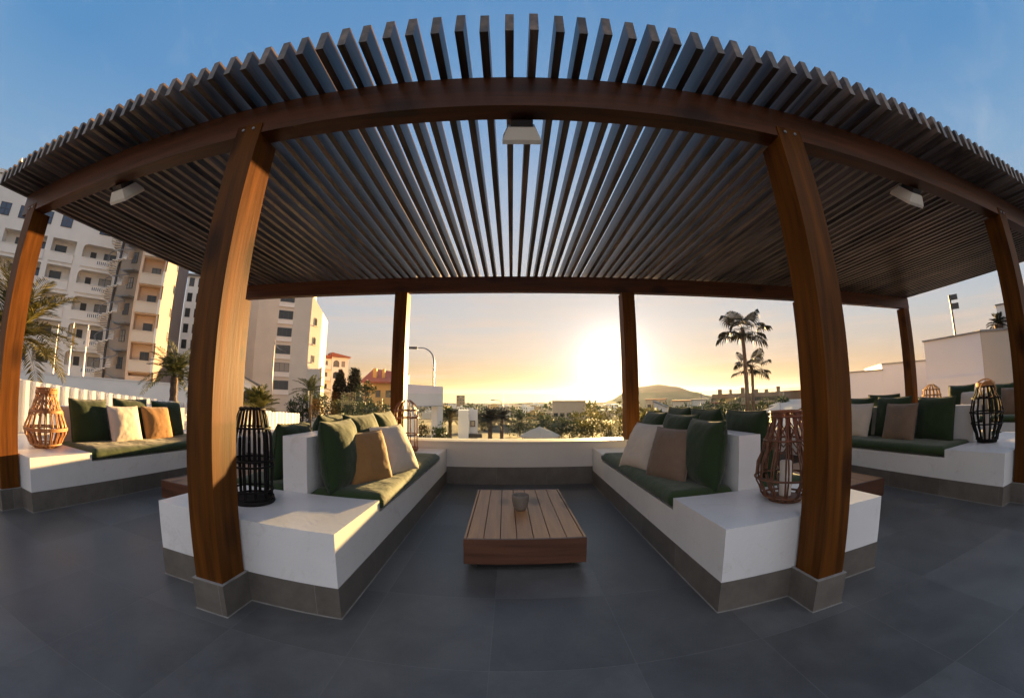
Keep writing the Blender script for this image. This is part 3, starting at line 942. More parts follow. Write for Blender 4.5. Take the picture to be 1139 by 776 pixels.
# black with rope, right outer bench
KP = [(.088, 0), (.11, .06), (.145, .17), (.158, .27), (.14, .38), (.10, .46), (.078, .515)]
lantern((4.25, 1.85, BH+.001), KP, 16, [.03, .17, .27, .40, .50], .0062, 'black_cane', 'bulging black lantern with rope handle on the right outer bench', .095, 2, rope=True)
candle((4.25, 1.85, BH+.026), .042, .24, 'white candle inside the black lantern with the rope handle')
# copper cane, far end of left bench
CP = [(.125, 0), (.128, .1), (.128, .38), (.118, .46), (.09, .52), (.04, .552), (.012, .556)]
lantern((-1.145, 3.9, BH+.001), CP, 10, [.03, .18, .36, .44], .0056, 'copper_cane', 'copper brown cane lantern by the far left post', .125, 1)
# tan dome, right edge
DP = [(.15, 0), (.165, .12), (.165, .3), (.14, .44), (.08, .52), (.02, .54)]
lantern((6.9, 4.0, BH+.001), DP, 14, [.03, .16, .36, .45], .008, 'rope', 'tan wicker dome lantern at the far end of the right edge bench', .15, 2)

# ================================================================== surroundings
def frame2(pl, pr):
    d = math.hypot(pr[0]-pl[0], pr[1]-pl[1])
    return math.atan2(pr[1]-pl[1], pr[0]-pl[0]), d
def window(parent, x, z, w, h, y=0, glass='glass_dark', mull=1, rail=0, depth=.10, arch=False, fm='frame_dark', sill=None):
    # a framed window set in the facade plane y (local), frame proud by a few cm, pane a sub-part
    b = MB(); t = .06
    if arch:
        n = 10; pts = [(-w/2, 0), (w/2, 0)] + [(w/2*cos(pi*i/n), h-w/2+w/2*sin(pi*i/n)) for i in range(n+1)]
        inn = [(p[0]*.84, t + p[1]*(.88)) for p in pts]
        for i in range(len(pts)):
            j = (i+1) % len(pts)
            a_, b_, c_, d_ = pts[i], pts[j], inn[j], inn[i]
            b.poly([(a_[0], -.04, a_[1]), (b_[0], -.04, b_[1]), (c_[0], -.04, c_[1]), (d_[0], -.04, d_[1])])
            b.poly([(a_[0], -.04, a_[1]), (b_[0], -.04, b_[1]), (b_[0], .0, b_[1]), (a_[0], .0, a_[1])])
    else:
        b.box(-w/2, -.05, 0, -w/2+t, -.002, h); b.box(w/2-t, -.05, 0, w/2, -.002, h)
        b.box(-w/2+t, -.05, 0, w/2-t, -.002, t); b.box(-w/2+t, -.05, h-t, w/2-t, -.002, h)
        for k in range(mull):
            xx = -w/2 + w*(k+1)/(mull+1); b.box(xx-.03, -.046, t, xx+.03, -.002, h-t)
        for k in range(rail):
            zz_ = h*(k+1)/(rail+1); b.box(-w/2+t, -.042, zz_-.025, w/2-t, -.002, zz_+.025)
    f = b.build('window', fm, parent); f.location = (x, y, z)
    b = MB()
    if arch: b.prism([(p[0], p[1]) for p in inn], -.02, -.003, axis=1)
    else: b.box(-w/2+t, -.024, t, w/2-t, -.003, h-t)
    b.build('pane', glass, f)
    if sill:
        b = MB(); b.box(-w/2-.15, -.22, -.14, w/2+.15, -.001, -.01); b.build('sill', sill, f)
    return f
def rep(w, parent, x, z, y=None):
    c = dup(w, parent); c.location = (x, w.location.y if y is None else y, z); return c

# ---------- white hotel with loggias, far left
d0 = 52.4; az0 = -53.0
ux, uy = cos(R(az0)), -sin(R(az0))
P0 = (d0*sin(R(az0)) + ux*(-5.14), d0*cos(R(az0)) + uy*(-5.14))
hrot = math.atan2(uy, ux)
t = thing('white_hotel', 'large white hotel block with rows of loggias and balconies at the far left', 'building', (P0[0], P0[1], 0), hrot)
# local x: 0 at the right end, negative leftwards; y into the building
bays = [(-5.2, -.6, -4.7, 'arch'), (-8.9, -5.6, -8.5, 'rect'), (-10.7, -9.2, -10.4, 'door'), (-15.0, -11.2, -14.5, 'rect'), (-20.2, -15.6, -19.6, 'arch'), (-24.0, -20.7, -23.5, 'rect'), (-30.0, -24.6, -29.4, 'rect')]
FZ = [1.4+3.0*k for k in range(7)]; ROOF = 22.0
b = MB()
b.box(-30, 1.3, -4, 0, 16, ROOF)                     # core, back wall of the loggias
b.box(-30, 0, -4, 0, 1.299, 1.4)                     # ground storey
edges = [0]
for (l, o0, o1, k) in bays: edges += [o0, o1]
edges.append(-30)
for i in range(0, len(edges), 2):
    x1, x0 = edges[i], edges[i+1]
    b.box(x0, 0, 1.4, x1, 1.299, 16.4)               # piers
for z in FZ[:5]:
    for (l, o0, o1, k) in bays:
        b.box(o1, .002, z, o0, 1.299, z+.12)         # slab
        b.box(o1, .002, z+2.62, o0, 1.299, z+3.0)    # head
        if k == 'arch':
            n = 8; r = .55
            for sx, xa in ((1, o1), (-1, o0)):
                pts = [(xa, z+2.62), (xa, z+2.62-r)] + [(xa+sx*(r-r*cos(pi/2*i/n)), z+2.62-r+r*sin(pi/2*i/n)) for i in range(1, n+1)]
                b.prism(pts, .003, .25, axis=1)
b.box(-30, .001, 16.4, 0, 1.299, ROOF)
b.box(-30.3, -.25, ROOF, .2, 16, ROOF+.45)           # cornice
b.build('wall', 'render_white', t)
for z in FZ[:5]:
    for (l, o0, o1, k) in bays:
        b = MB(); b.box(o1+.01, -.12, z+.0, o0-.01, .0, z+.98); b.box(o1-.05, -.16, z+.98, o0+.05, .04, z+1.06)
        bal = b.build('balcony_rail', 'render_white', t)
        if k == 'arch':
            b = MB()
            for q in range(7):
                xx = o1 + (o0-o1)*(.50 + .055*q); b.box(xx-.05, -.125, z+.45, xx+.05, -.118, z+.82)
            b.build('baluster_slots', 'glass_blue', bal)
w_a = window(t, -1.5, 1.4+1.05, 1.5, 1.15, 1.298, mull=1)
w_b = window(t, -7.6, 1.4+1.05, 1.4, 1.15, 1.298, mull=1, rail=1)
w_c = window(t, -9.75, 1.45+.12, .75, 2.1, 1.298, glass='glass_blue', arch=True)
first = True
for z in FZ[:5]:
    if z > 1.5:
        rep(w_a, t, -1.5, z+1.05); rep(w_b, t, -7.6, z+1.05); rep(w_c, t, -9.75, z+.17)
    for xx in (-12.6, -17.0, -21.9, -27): rep(w_b, t, xx, z+1.05)
    # open door and plant by each corner loggia
    b = MB(); b.box(-3.9, 1.22, z+.13, -3.2, 1.296, z+2.1); b.build('door', 'frame_dark', t)
w_t = window(t, -7.4, 16.4+1.0, 1.35, 1.45, 0, glass='glass_blue', mull=1, rail=1)
for z in FZ[5:6]:
    for xx in (-2.6, -9.9, -12.7, -15.2, -18.2, -22, -26): rep(w_t, t, xx, z+1.0)
for xx in (-3, -7.4, -12.7, -18, -24): rep(w_t, t, xx, 19.4+.5)
for xx in (-4, -10.5, -16, -21.5, -26):
    b = MB(); b.lathe([(.7, ROOF+.46), (.62, ROOF+1.7), (.28, ROOF+1.72), (.16, ROOF+2.0), (.32, ROOF+2.4), (.02, ROOF+3.0)], 8, (xx, 1.5, 0))
    b.build('roof_finial', 'render_cream', t)

# ---------- open spiral stair between hotel and cream block
px, py = pol(-58.75, 48.6)
t = thing('spiral_staircase', 'grey open spiral staircase climbing between the white hotel and the cream block', 'staircase', (px, py, -3), 0)
b = MB(); b.tube([(0, 0, 0), (0, 0, 24)], .14, 10); b.build('pole', 'pole_dark', t)
b = MB(); NT = 17*8
for k in range(NT):
    a = 2*pi*k/16; z = k*.176
    a2 = a + 2*pi/17
    pts = [(.14*cos(a), .14*sin(a)), (1.35*cos(a), 1.35*sin(a)), (1.35*cos(a2), 1.35*sin(a2)), (.14*cos(a2), .14*sin(a2))]
    b.prism(pts, z, z+.07)
b.build('treads', 'render_white', t)
b = MB(); prev = None
for k in range(NT*2):
    a = pi*k/16
    if (k % 32) > 17: prev = None; continue
    z = k*.088
    cur = [b.bm.verts.new((1.4*cos(a), 1.4*sin(a), z-.1)), b.bm.verts.new((1.4*cos(a), 1.4*sin(a), z+.8))]
    if prev: b._f([prev[0], cur[0], cur[1], prev[1]])
    prev = cur
o = b.build('parapet', 'wall_beige', t, fix=False); o.modifiers.new('thickness', 'SOLIDIFY').thickness = .06
b = MB()
pts = [(1.35*cos(2*pi*k/16), 1.35*sin(2*pi*k/16), k*.176+.95) for k in range(NT)]
b.tube(pts, .045, 5)
for k in range(0, NT, 2): b.tube([(pts[k][0], pts[k][1], pts[k][2]-.93), pts[k]], .02, 4)
b.build('handrail', 'steel_grey', t)

# recessed stair wall with landings' windows
pl, pr = pol(-59.3, 53.6), pol(-55.6, 50.2)
rz, wd = frame2(pl, pr)
t = thing('stairwell_block', 'shaded grey recess behind the spiral staircase with a window on each landing', 'building', (pl[0], pl[1], -4), rz)
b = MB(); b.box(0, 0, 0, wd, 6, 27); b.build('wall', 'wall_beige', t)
w = window(t, wd*.68, 6.5, .9, 1.3, 0, mull=1, rail=1)
for k in range(1, 6): rep(w, t, wd*.68, 6.5+3*k)
for k in range(7):
    b = MB(); b.box(wd*.46, -1.0, 5.4+3*k, wd*.9, -.001, 5.55+3*k); b.build('landing', 'render_grey', t)

# ---------- cream block with balconies and a plain wall
d0 = 45.0; az0 = -43.0
ux, uy = cos(R(az0)), -sin(R(az0))
def on(az): 
    u = d0*tan(R(az-az0)); return (d0*sin(R(az0)) + ux*u, d0*cos(R(az0)) + uy*u)
A, B_ = on(-56.05), on(-52.4)
C_ = pol(-49.45, 72)
rz, wd = frame2(A, B_); w1 = wd
t = thing('cream_apartment_block', 'cream apartment block with warm balconies and a plain pinkish side wall', 'building', (A[0], A[1], 0), rz)
inv = Matrix.Rotation(-rz, 4, 'Z') @ Matrix.Translation((-A[0], -A[1], 0))
cl_ = inv @ Vector((C_[0], C_[1], 0))
b = MB()
b.prism([(0, 1.4), (w1-.3, 1.4), (w1-.3, 0), (w1-.16, 0), (cl_.x-.16, cl_.y), (cl_.x-6, cl_.y+3), (0, 14)], -4, 22)
b.box(-.02, .3, -4, .28, 1.399, 22)
FB = [2.4+3.0*k for k in range(6)]
for z in FB: b.box(.281, .3, z-.3, w1-.301, 1.399, z)
b.box(0.281, .3, -4, w1-.301, 1.399, FB[0]-.6)
b.build('wall', 'render_warm', t)
b = MB(); b.prism([(w1-.158, 0), (w1, 0), (cl_.x, cl_.y), (cl_.x-.158, cl_.y)], -4, 22); b.build('side_wall', 'render_pink', t)  # coloured darker than the main wall to offset the strong sun on this face
for z in FB:
    b = MB(); b.box(.25, .06, z-.16, w1-.35, .299, z+.92); b.box(.2, .0, z+.92, w1-.36, .32, z+1.0)
    b.build('balcony_rail', 'render_cream', t)
    b = MB(); b.box(w1-.34, -.10, z-.2, w1-.04, -.001, z+1.35); b.build('pilaster', 'render_white', t)
w = window(t, w1*.55, FB[0]+.05, 1.0, 1.9, 1.398, mull=1)
for z in FB[1:]: rep(w, t, w1*.55, z+.05)
sw = math.atan2(cl_.y, cl_.x-w1)
w = window(t, 0, 0, 1.7, 1.05, 0, mull=0); first = True
for z in FB:
    o = w if first else dup(w, t); first = False
    o.location = (w1+(cl_.x-w1)*.36, cl_.y*.36, z+1.15); o.rotation_euler = (0, 0, sw)

# ---------- block half hidden behind the large left post
A, C_ = pol(-49.35, 82), pol(-42.0, 80)
rz, wd = frame2(A, C_)
t = thing('pale_apartment_block', 'pale apartment block with dark windows just left of the large left post', 'building', (A[0], A[1], -4), rz)
b = MB(); b.box(0, 0, 0, wd, 12, 26.3); b.build('wall', 'render_white', t)
b = MB(); b.prism([(-.5, -.6), (wd+.4, -.6), (wd+.4, 12), (-.5, 12)], 26.301, [26.6, 26.6, 28.5, 28.5]); b.build('roof', 'roof_grey', t)
w = window(t, .9, 6.2, 1.0, 1.7, 0, mull=0)
for k in range(0, 7):
    if k: rep(w, t, .9, 6.2+3*k)
    for xx in (2.7, 5.4, 8.0): rep(w, t, xx, 6.2+3*k)

# ---------- big beige tower block right of the large left post
A, B_, C_, D_, E_ = pol(-43.5, 77), pol(-39.0, 69.3), pol(-33.8, 69), pol(-31.3, 70.3), pol(-29.6, 73.0)
rz, wd = frame2(B_, C_)
t = thing('beige_apartment_tower', 'tall beige apartment tower with a column of wide windows right of the large left post', 'building', (B_[0], B_[1], 0), rz)
inv = Matrix.Rotation(-rz, 4, 'Z') @ Matrix.Translation((-B_[0], -B_[1], 0))
def loc_(p): v = inv @ Vector((p[0], p[1], 0)); return (v.x, v.y)
a_, b_, c_, d_, e_ = map(loc_, (A, B_, C_, D_, E_))
b = MB(); b.prism([a_, b_, c_, d_, (d_[0]+1.5, 16), (a_[0], 22)], -6, 24.5); b.build('wall', 'render_cream', t)
b = MB(); b.prism([(d_[0]+.02, d_[1]+.02), e_, (e_[0]+2, e_[1]+10), (d_[0]+1.6, 15.9)], -6, [18.9, 16.4, 16.6, 19.0])
wing = b.build('wing', 'render_cream', t)
b = MB(); b.prism([(d_[0]-.1, d_[1]-.25), (e_[0]+.35, e_[1]-.2), (e_[0]+2.3, e_[1]+10), (d_[0]+1.6, 15.8)], 16.2, [19.2, 16.65, 16.8, 19.2])
w = window(t, wd*.80, 0, 2.5, 1.55, 0, mull=2, sill='render_white')
b.bm.free()
ws = [.4, 3.45, 6.5, 9.55, 12.6, 15.65, 18.7]
for z in ws:
    o = w if z == .4 else dup(w, t)
    o.location = (wd*.78, 0, z+1.05)
    b = MB()
    b.box(wd*.78-1.35, -.16, z+.2, wd*.78+1.35, -.001, z+.95)
    b.build('balustrade', 'render_white', t)
# small windows of the left wing wall
rz2 = math.atan2(b_[1]-a_[1], b_[0]-a_[0]); L2 = math.hypot(b_[1]-a_[1], b_[0]-a_[0])
w2 = None
for z in (5, 8, 11, 14, 17):
    if w2 is None:
        w2 = window(t, 0, 0, .9, 1.4, 0, mull=0); o = w2
    else: o = dup(w2, t)
    o.rotation_euler = (0, 0, rz2)
    o.location = (a_[0]+(b_[0]-a_[0])*.72, a_[1]+(b_[1]-a_[1])*.72, z)
# arched openings of the right wing
rz3 = math.atan2(e_[1]-d_[1], e_[0]-d_[0])
w3 = None
for z, wdt, hh in ((13.4, .9, 1.5), (9.9, .9, 1.4), (6.6, .8, 1.3), (3.2, .5, .9), (.2, 1.9, 1.6)):
    o = window(t, 0, 0, wdt, hh, 0, arch=hh > 1.3, mull=1, sill='render_cream')
    o.rotation_euler = (0, 0, rz3)
    o.location = (d_[0]+(e_[0]-d_[0])*.45, d_[1]+(e_[1]-d_[1])*.45, z)

A, C_ = pol(-42.4, 44), pol(-37.6, 44); rz, wd = frame2(A, C_)
t = thing('small_white_house', 'small white house with sloping roof and arch beside the large left post, above the cycad', 'house', (A[0], A[1], -4), rz)
b = MB(); b.prism([(0, 0), (wd, 0), (wd, 5.35), (wd*.25, 6.75), (0, 6.3)], 0, 5, axis=1); b.build('wall', 'render_white', t)
b = MB(); b.prism([(wd*.25, 6.76), (wd+.3, 5.31), (wd+.3, 5.46), (wd*.25, 6.92)], -.3, 5.1, axis=1); b.build('roof', 'roof_grey', t)
window(t, wd*.62, 3.0, 1.5, 2.1, 0, arch=True)

# ---------- white building with red roof and lit balconies
A, M_, C_ = pol(-29.95, 112), pol(-27.7, 108), pol(-25.3, 113)
rz, wd = frame2(A, C_)
t = thing('red_roofed_white_building', 'white balconied building with red tiled roof, left of the two cypresses', 'building', (A[0], A[1], -6), rz)
b = MB(); b.box(0, 0, 0, wd*.46, 10, 17.2); b.box(wd*.46, -1.6, 0, wd*.98, 10, 17.6); b.build('wall', 'render_white', t)
b = MB(); b.prism([(-.6, -.7), (wd*.46, -.7), (wd*.46, 10), (-.6, 10)], 17.25, [17.5, 18.4, 18.4, 17.5])
b.build('roof', 'roof_red', t)
b = MB(); b.prism([(wd*.44, -2.4), (wd+.5, -2.4), (wd+.5, 10), (wd*.44, 10)], 17.65, [18.9, 17.8, 18.2, 19.6]); b.build('roof', 'roof_red', t)
for k in range(4):
    z = 4.2+3.3*k
    b = MB(); b.box(.3, -1.3, z, wd*.44, -.001, z+.2); b.box(.3, -1.3, z+.2, wd*.44, -1.2, z+1.1); b.build('balcony', 'render_white', t)
    w = window(t, wd*.24, z+.3, 2.0, 2.1, 0, mull=1)
    w = window(t, wd*.60, z+.7, 1.7, 1.9, -1.6, arch=True)
    w = window(t, wd*.82, z+.8, 1.0, 1.6, -1.6, mull=0)

# ---------- ochre house with red roof
A, C_ = pol(-22.9, 82), pol(-17.5, 80)
rz, wd = frame2(A, C_)
t = thing('ochre_house', 'ochre yellow house with red tiled roof behind the far left post', 'building', (A[0], A[1], -6), rz)
b = MB(); b.box(0, 0, 0, wd, 9, 9.6); b.build('wall', 'render_ochre', t)
b = MB(); b.prism([(-.4, 9.3), (4.5, 9.3), (4.5, 9.6), (2.2, 11.2), (-.4, 12.6)], -.5, 9.4, axis=1)
b.bm.free()
b = MB(); b.prism([(-.5, -.6), (wd+.5, -.6), (wd+.5, 9.5), (-.5, 9.5)], 9.601, [10.0, 9.9, 12.2, 13.4]); rf = b.build('roof', 'roof_red', t)
b = MB(); b.box(1.2, 3.0, 10.9, 2.0, 3.8, 13.0); b.build('chimney', 'render_ochre', rf)
b = MB(); b.box(3.2, 3.4, 10.9, 3.8, 4.0, 12.9); b.build('chimney', 'render_ochre', rf)
w = window(t, wd*.70, 3.4, 1.1, 1.5, 0, mull=1)
for xx, z in ((.70, 6.6), (.85, 3.4), (.85, 6.6), (.42, 6.6)): rep(w, t, wd*xx, z)

# ---------- pale green garden wall at the hotel foot
A, C_ = pol(-75, 37), pol(-45, 29)
rz, wd = frame2(A, C_)
t = thing('garden_wall', 'low white garden wall at the foot of the white hotel', 'wall', (A[0], A[1], -4), rz)
b = MB(); b.box(0, 0, 0, wd, .3, 5.15); b.build('wall', 'render_white', t)
b = MB(); b.box(0, -.04, 5.151, wd, .34, 5.23); b.build('coping', 'render_white', t)

# ---------- white concrete gate frame behind the copper lantern
A, C_ = pol(-17.6, 16.0), pol(-10.75, 19.0)
rz, wd = frame2(A, C_)
t = thing('concrete_frame_building', 'white flat roofed frame building with a square opening beside the far left post', 'building', (A[0], A[1], -4), rz)
zt = 5.50
b = MB()
b.prism([(0, zt-.95), (wd, zt-.95), (wd, zt), (0, zt+.03)], 0, .35, axis=1)
b.box(wd-.52, 0, 0, wd, .35, zt-.951); b.box(0, 0, 0, wd*.42, .35, zt-.951)
b.box(wd*.421, .001, 0, wd-.521, .349, 2.0)
b.build('wall', 'wall_white', t)
b = MB(); b.box(-.05, -.05, zt-.99, wd+.05, -.001, zt-.95); b.build('ledge', 'render_grey', t)
b = MB(); b.box(wd*.43, 1.2, 3.45, wd-.6, 1.32, 3.62); b.build('beam', 'render_ochre', t)
b = MB(); b.box(wd*.43, 2.2, 2.6, wd-.6, 2.3, 2.72); b.build('handrail', 'render_white', t)

# ---------- street lamps
def street_lamp(az, d, ztop, zbase, reach, hd, label, m='steel_grey', r=.06):
    x, y = pol(az, d)
    t = thing('street_lamp', label, 'street lamp', (x, y, zbase))
    H = ztop - zbase; bend = reach
    pts = [(0, 0, 0), (0, 0, H-bend*.75)]
    for i in range(1, 11):
        a = pi/2*i/10
        pts.append((-reach*.75*(1-cos(a)), 0, H-bend*.75 + bend*.75*sin(a)))
    pts.append((-reach, 0, H - .01))
    b = MB(); b.tube(pts, r, 8, r*.55); b.build('pole', m, t, smooth=True)
    b = MB(); b.prism([(-reach-.55, -.09), (-reach+.05, -.11), (-reach+.05, .11), (-reach-.55, .09)], H-.10, H+.04); b.build('lamp_head', 'pole_dark', t, .02)
    t.rotation_euler = (0, 0, -R(az) + hd)
    return t
street_lamp(-12.25, 24, hz(.131, 24), -3.5, 1.15, 0, 'tall street lamp with curved arm above the white frame building')
street_lamp(-1.4, 55, hz(-.0085, 55), -4.6, 1.3, 0, 'small distant street lamp with curved arm among the palms', r=.07)
street_lamp(-36.2, 52, hz(.105, 52), -3.7, -1.6, 0, 'street lamp in front of the beige tower, arm to the right', r=.06)

# ---------- brown tower on the skyline, small white blocks
def block(name, label, cat, azl, azr, d, z0, z1, m, depth, roofm=None, win=None, group=None, d2=None):
    A, C_ = pol(azl, d), pol(azr, d2 or d)
    rz, wd = frame2(A, C_)
    t = thing(name, label, cat, (A[0], A[1], z0), rz, group)
    b = MB(); b.box(0, 0, 0, wd, depth, z1-z0); b.build('wall', m, t)
    if roofm:
        b = MB(); h = (z1-z0)
        b.prism([(-.3, -.3), (wd+.3, -.3), (wd+.3, depth+.3), (-.3, depth+.3)], h+.001, [h+.25, h+.25, h+.25, h+.25]); b.build('roof', roofm, t)
    if win:
        nx, nz, ww, wh = win; w = None
        for i in range(nx):
            for k in range(nz):
                X = wd*(i+.5)/nx; Z = (z1-z0)*(k+.5)/nz - wh/2
                if w is None: w = window(t, X, Z, ww, wh, 0, mull=0)
                else: rep(w, t, X, Z)
    return t, wd
block('high_rise', 'lone brown high rise on the sea skyline left of centre', 'building', -8.65, -7.35, 420, -30, hz(.0035, 420), 'render_brown', 9, None, (3, 9, 1.8, 1.6))
t, wd = block('white_outbuilding', 'small white block with an opening and dark ledge below the brown high rise', 'building', -8.35, -6.75, 24, -4, hz(-.0375, 24), 'render_white', 2.4)
t, wd = block('white_outbuilding', 'narrow white wall pierced by a small square opening below the brown high rise', 'building', -6.7, -5.35, 25.2, -4, hz(-.0355, 25), 'wall_white', .4)
window(t, wd*.45, 2.95, .34, .42, 0, mull=0)
b = MB(); b.box(-.1, -.5, 2.25, wd+.3, -.001, 2.5); b.build('ledge', 'frame_dark', t)

# ---------- town between terrace and sea
random.seed(11)
cols = ['render_white', 'render_cream', 'render_pink', 'wall_white', 'wall_beige', 'render_ochre', 'render_brown']
tones = {'render_white': 'white', 'render_cream': 'cream', 'render_pink': 'pinkish', 'wall_white': 'pale grey', 'wall_beige': 'sand coloured', 'render_ochre': 'ochre', 'render_brown': 'brown'}
spots = []
town_lab = 'small flat roofed house in the hazy town between the terrace and the sea'
for row, (tt, cnt) in enumerate([(-.0225, 17), (-.028, 16), (-.036, 14), (-.044, 9)]):
    for i in range(cnt):
        az = -13 + 31*(i+random.uniform(.1, .9))/cnt
        if row == 3 and -9 < az < -4: continue
        d = (480, 370, 270, 190)[row]*random.uniform(.9, 1.1)
        zt_ = hz(tt + random.uniform(-.002, .003), d)
        x, y = pol(az, d)
        z0 = gz(x, y) - 2
        wdeg = random.uniform(1.0, 2.2)
        m = random.choice(cols)
        A, C_ = pol(az-wdeg/2, d), pol(az+wdeg/2, d*random.uniform(.97, 1.03))
        rz, wd = frame2(A, C_)
        b = MB(); hh = max(4, zt_-z0)
        b.box(0, 0, 0, wd, 9, hh); b.box(wd*.2, 2, hh+.001, wd*.55, 5, hh+random.uniform(.6, 2.4))
        b.mi = 1
        nx = max(2, int(wd/3))
        for q in range(nx):
            for zk in range(int(hh/3)):
                xx = wd*(q+.5)/nx; zz_ = hh-2.3-zk*3
                if zz_ < .5: continue
                b.poly([(xx-.6, -.03, zz_), (xx+.6, -.03, zz_), (xx+.6, -.03, zz_+1.2), (xx-.6, -.03, zz_+1.2)])
        o = b.build('town_house', [m, 'glass_dark'], fix=False); o.location = (A[0], A[1], z0); o.rotation_euler = (0, 0, rz)
        tag(o, town_lab, 'house', 'houses of the distant town')
block('industrial_building', 'long flat roofed hall in the golden haze left of the far right post', 'building', 6.3, 11.4, 118, -9, hz(-.0135, 118), 'wall_beige', 24, 'roof_grey', (5, 1, 1.4, 1.2))
# long brown apartment building behind the palms
A, C_ = pol(30.4, 152), pol(40.4, 150); rz, wd = frame2(A, C_)
t = thing('long_apartment_building', 'long low red brown apartment building behind the two tall palms', 'building', (A[0], A[1], -12), rz)
b = MB(); b.box(0, 0, 0, wd, 14, 12.6)
for k in range(4): b.box(-.3, -1.6, 2.6+2.9*k, wd+.3, -.001, 2.9+2.9*k)
b.build('wall', 'render_brown', t)
for k in range(3):
    b = MB(); b.box(0, -1.6, 5.81+2.9*k-2.9+.0, wd, -1.5, 6.8+2.9*k-2.9); b.build('balcony_rail', 'render_pink', t)
w = window(t, wd*.03, 3.3, 1.8, 2.0, 0, mull=1)
for k in range(3):
    for i in range(14):
        if i or k: rep(w, t, wd*(i+.4)/14, 3.3+2.9*k)
for i in range(6):
    b = MB(); x = wd*(.07+.17*i); b.box(x, 3, 12.601, x+random.uniform(.8, 2.2), 5, 12.6+random.uniform(1.0, 2.2)); b.build('chimney', 'render_brown', t)
# houses under the hill on the right
random.seed(5)
for (azl, azr, d, tt, m, lab) in [(24.6, 27.2, 95, -.018, 'render_cream', 'cream house below the hill, right of the far right post'), (27.4, 29.8, 100, -.016, 'render_white', 'white house below the right end of the hill'), (20.6, 23.6, 120, -.012, 'wall_beige', 'sand coloured house below the hill crest'), (29.9, 32.5, 92, -.026, 'render_pink', 'pinkish house left of the two tall palms'), (40.6, 44, 100, -.004, 'render_brown', 'brown building behind the large right post')]:
    block('hillside_house', lab, 'house', azl, azr, d, -9, hz(tt, d), m, 10, 'roof_red' if m != 'render_white' else 'roof_grey', (3, 2, 1.1, 1.3))
A, C_ = pol(21.8, 30), pol(25.6, 30); rz, wd = frame2(A, C_)
t = thing('white_gable_shed', 'white wedge shaped shed roof above the cushions right of the far right post', 'shed', (A[0], A[1], -4), rz)
b = MB(); b.prism([(0, 0), (wd, 0), (wd, 3.55), (0, 4.45)], 0, 3, axis=1); b.build('wall', 'wall_white', t)
b = MB(); b.prism([(-.1, 4.48), (wd+.1, 3.55), (wd+.1, 3.63), (-.1, 4.57)], -.1, 3.1, axis=1); b.build('roof', 'roof_grey', t)
# slatted white greenhouse roofs at the right
for k, (azl, azr, d, za, zb) in enumerate([(36.8, 41.5, 27, -.052, -.034), (38.4, 42.6, 34, -.036, -.022), (36.9, 42, 21, -.088, -.060)]):
    A, C_ = pol(azl, d), pol(azr, d*.97); rz, wd = frame2(A, C_)
    lab = ('white ribbed awning roof seen above the brown wicker lantern', 'farther white ribbed awning roof left of the large right post', 'nearest white ribbed awning roof behind the brown wicker lantern')[k]
    t = thing('ribbed_awning', lab, 'awning', (A[0], A[1], hz(za, d)), rz)
    b = MB(); n = 9
    dz = hz(zb, d+4)-hz(za, d)
    for i in range(n):
        u = i/n; b.box(0, u*4, dz*u, wd, u*4+.34, dz*u+.05)
    b.build('slats', 'wall_white', t)
    for xx in (.1, wd/2, wd-.1):
        b = MB(); b.box(xx-.05, 0, -3, xx+.05, .1, -.001); b.build('post', 'steel_grey', t)
    for xx in (.1, wd-.1):
        b = MB(); b.box(xx-.05, 3.6, -3, xx+.05, 3.7, dz*.9-.01); b.build('post', 'steel_grey', t)
# pale parasol by the trees
x, y = pol(4.3, 24)
t = thing('garden_parasol', 'pale grey green garden parasol among the trees just beyond the parapet', 'parasol', (x, y, -3.62))
b = MB(); b.lathe([(1.35, 2.02), (1.33, 2.1), (.7, 2.42), (.02, 2.68)], 8); b.build('canopy', 'wall_beige', t)
b = MB(); b.tube([(0, 0, 0), (0, 0, 2.7)], .03, 8); b.build('pole', 'steel_grey', t)

# ---------- white walls on the right
def wallrun(name, label, azl, dl, azr, dr, z0, z1, m, th=.3, cop=True, z1r=None):
    A, C_ = pol(azl, dl), pol(azr, dr); rz, wd = frame2(A, C_)
    t = thing(name, label, 'wall', (A[0], A[1], z0), rz)
    b = MB(); b.prism([(0, 0), (wd, 0), (wd, (z1r or z1)-z0), (0, z1-z0)], 0, th, axis=1); b.build('wall', m, t)
    if cop:
        b = MB(); b.prism([(-.03, z1-z0+.001), (wd+.03, (z1r or z1)-z0+.001), (wd+.03, (z1r or z1)-z0+.05), (-.03, z1-z0+.05)], -.04, th+.04, axis=1); b.build('coping', 'roof_grey', t)
    return t, wd
wallrun('boundary_wall', 'lower stepped white wall just right of the large right post', 49.0, 17.5, 53.9, 17.6, -4, hz(.0305, 17.5), 'wall_white')
wallrun('boundary_wall', 'middle step of the white wall, behind the far right corner post', 53.88, 17.7, 59.8, 18.2, -4, hz(.042, 18), 'wall_white', 4)
t, wd = wallrun('tall_white_wall', 'tallest white wall under the floodlight pole at the right', 59.46, 14.6, 66.45, 13.85, -4, hz(.0825, 14.3), 'wall_white', 2.5)
b = MB(); b.box(0, -.05, 0, wd, -.001, 5.06); b.build('lower_band', 'wall_white', t)
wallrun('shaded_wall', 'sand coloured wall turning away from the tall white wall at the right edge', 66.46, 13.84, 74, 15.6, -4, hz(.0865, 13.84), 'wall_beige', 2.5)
x, y = pol(63.45, 15.6)
t = thing('floodlight_pole', 'dark pole with two floodlights standing behind the tall white wall', 'floodlight', (x, y, 1.5))
b = MB(); b.tube([(0, 0, -3), (0, 0, 2.15)], .035, 8); b.build('pole', 'pole_dark', t)
b = MB(); b.box(-.03, -.06, 1.98, .26, .06, 2.14); b.build('floodlight', 'pole_dark', t, .01)
b = MB(); b.box(-.0, -.06, 1.68, .26, .06, 1.86); b.build('floodlight', 'pole_dark', t, .01)
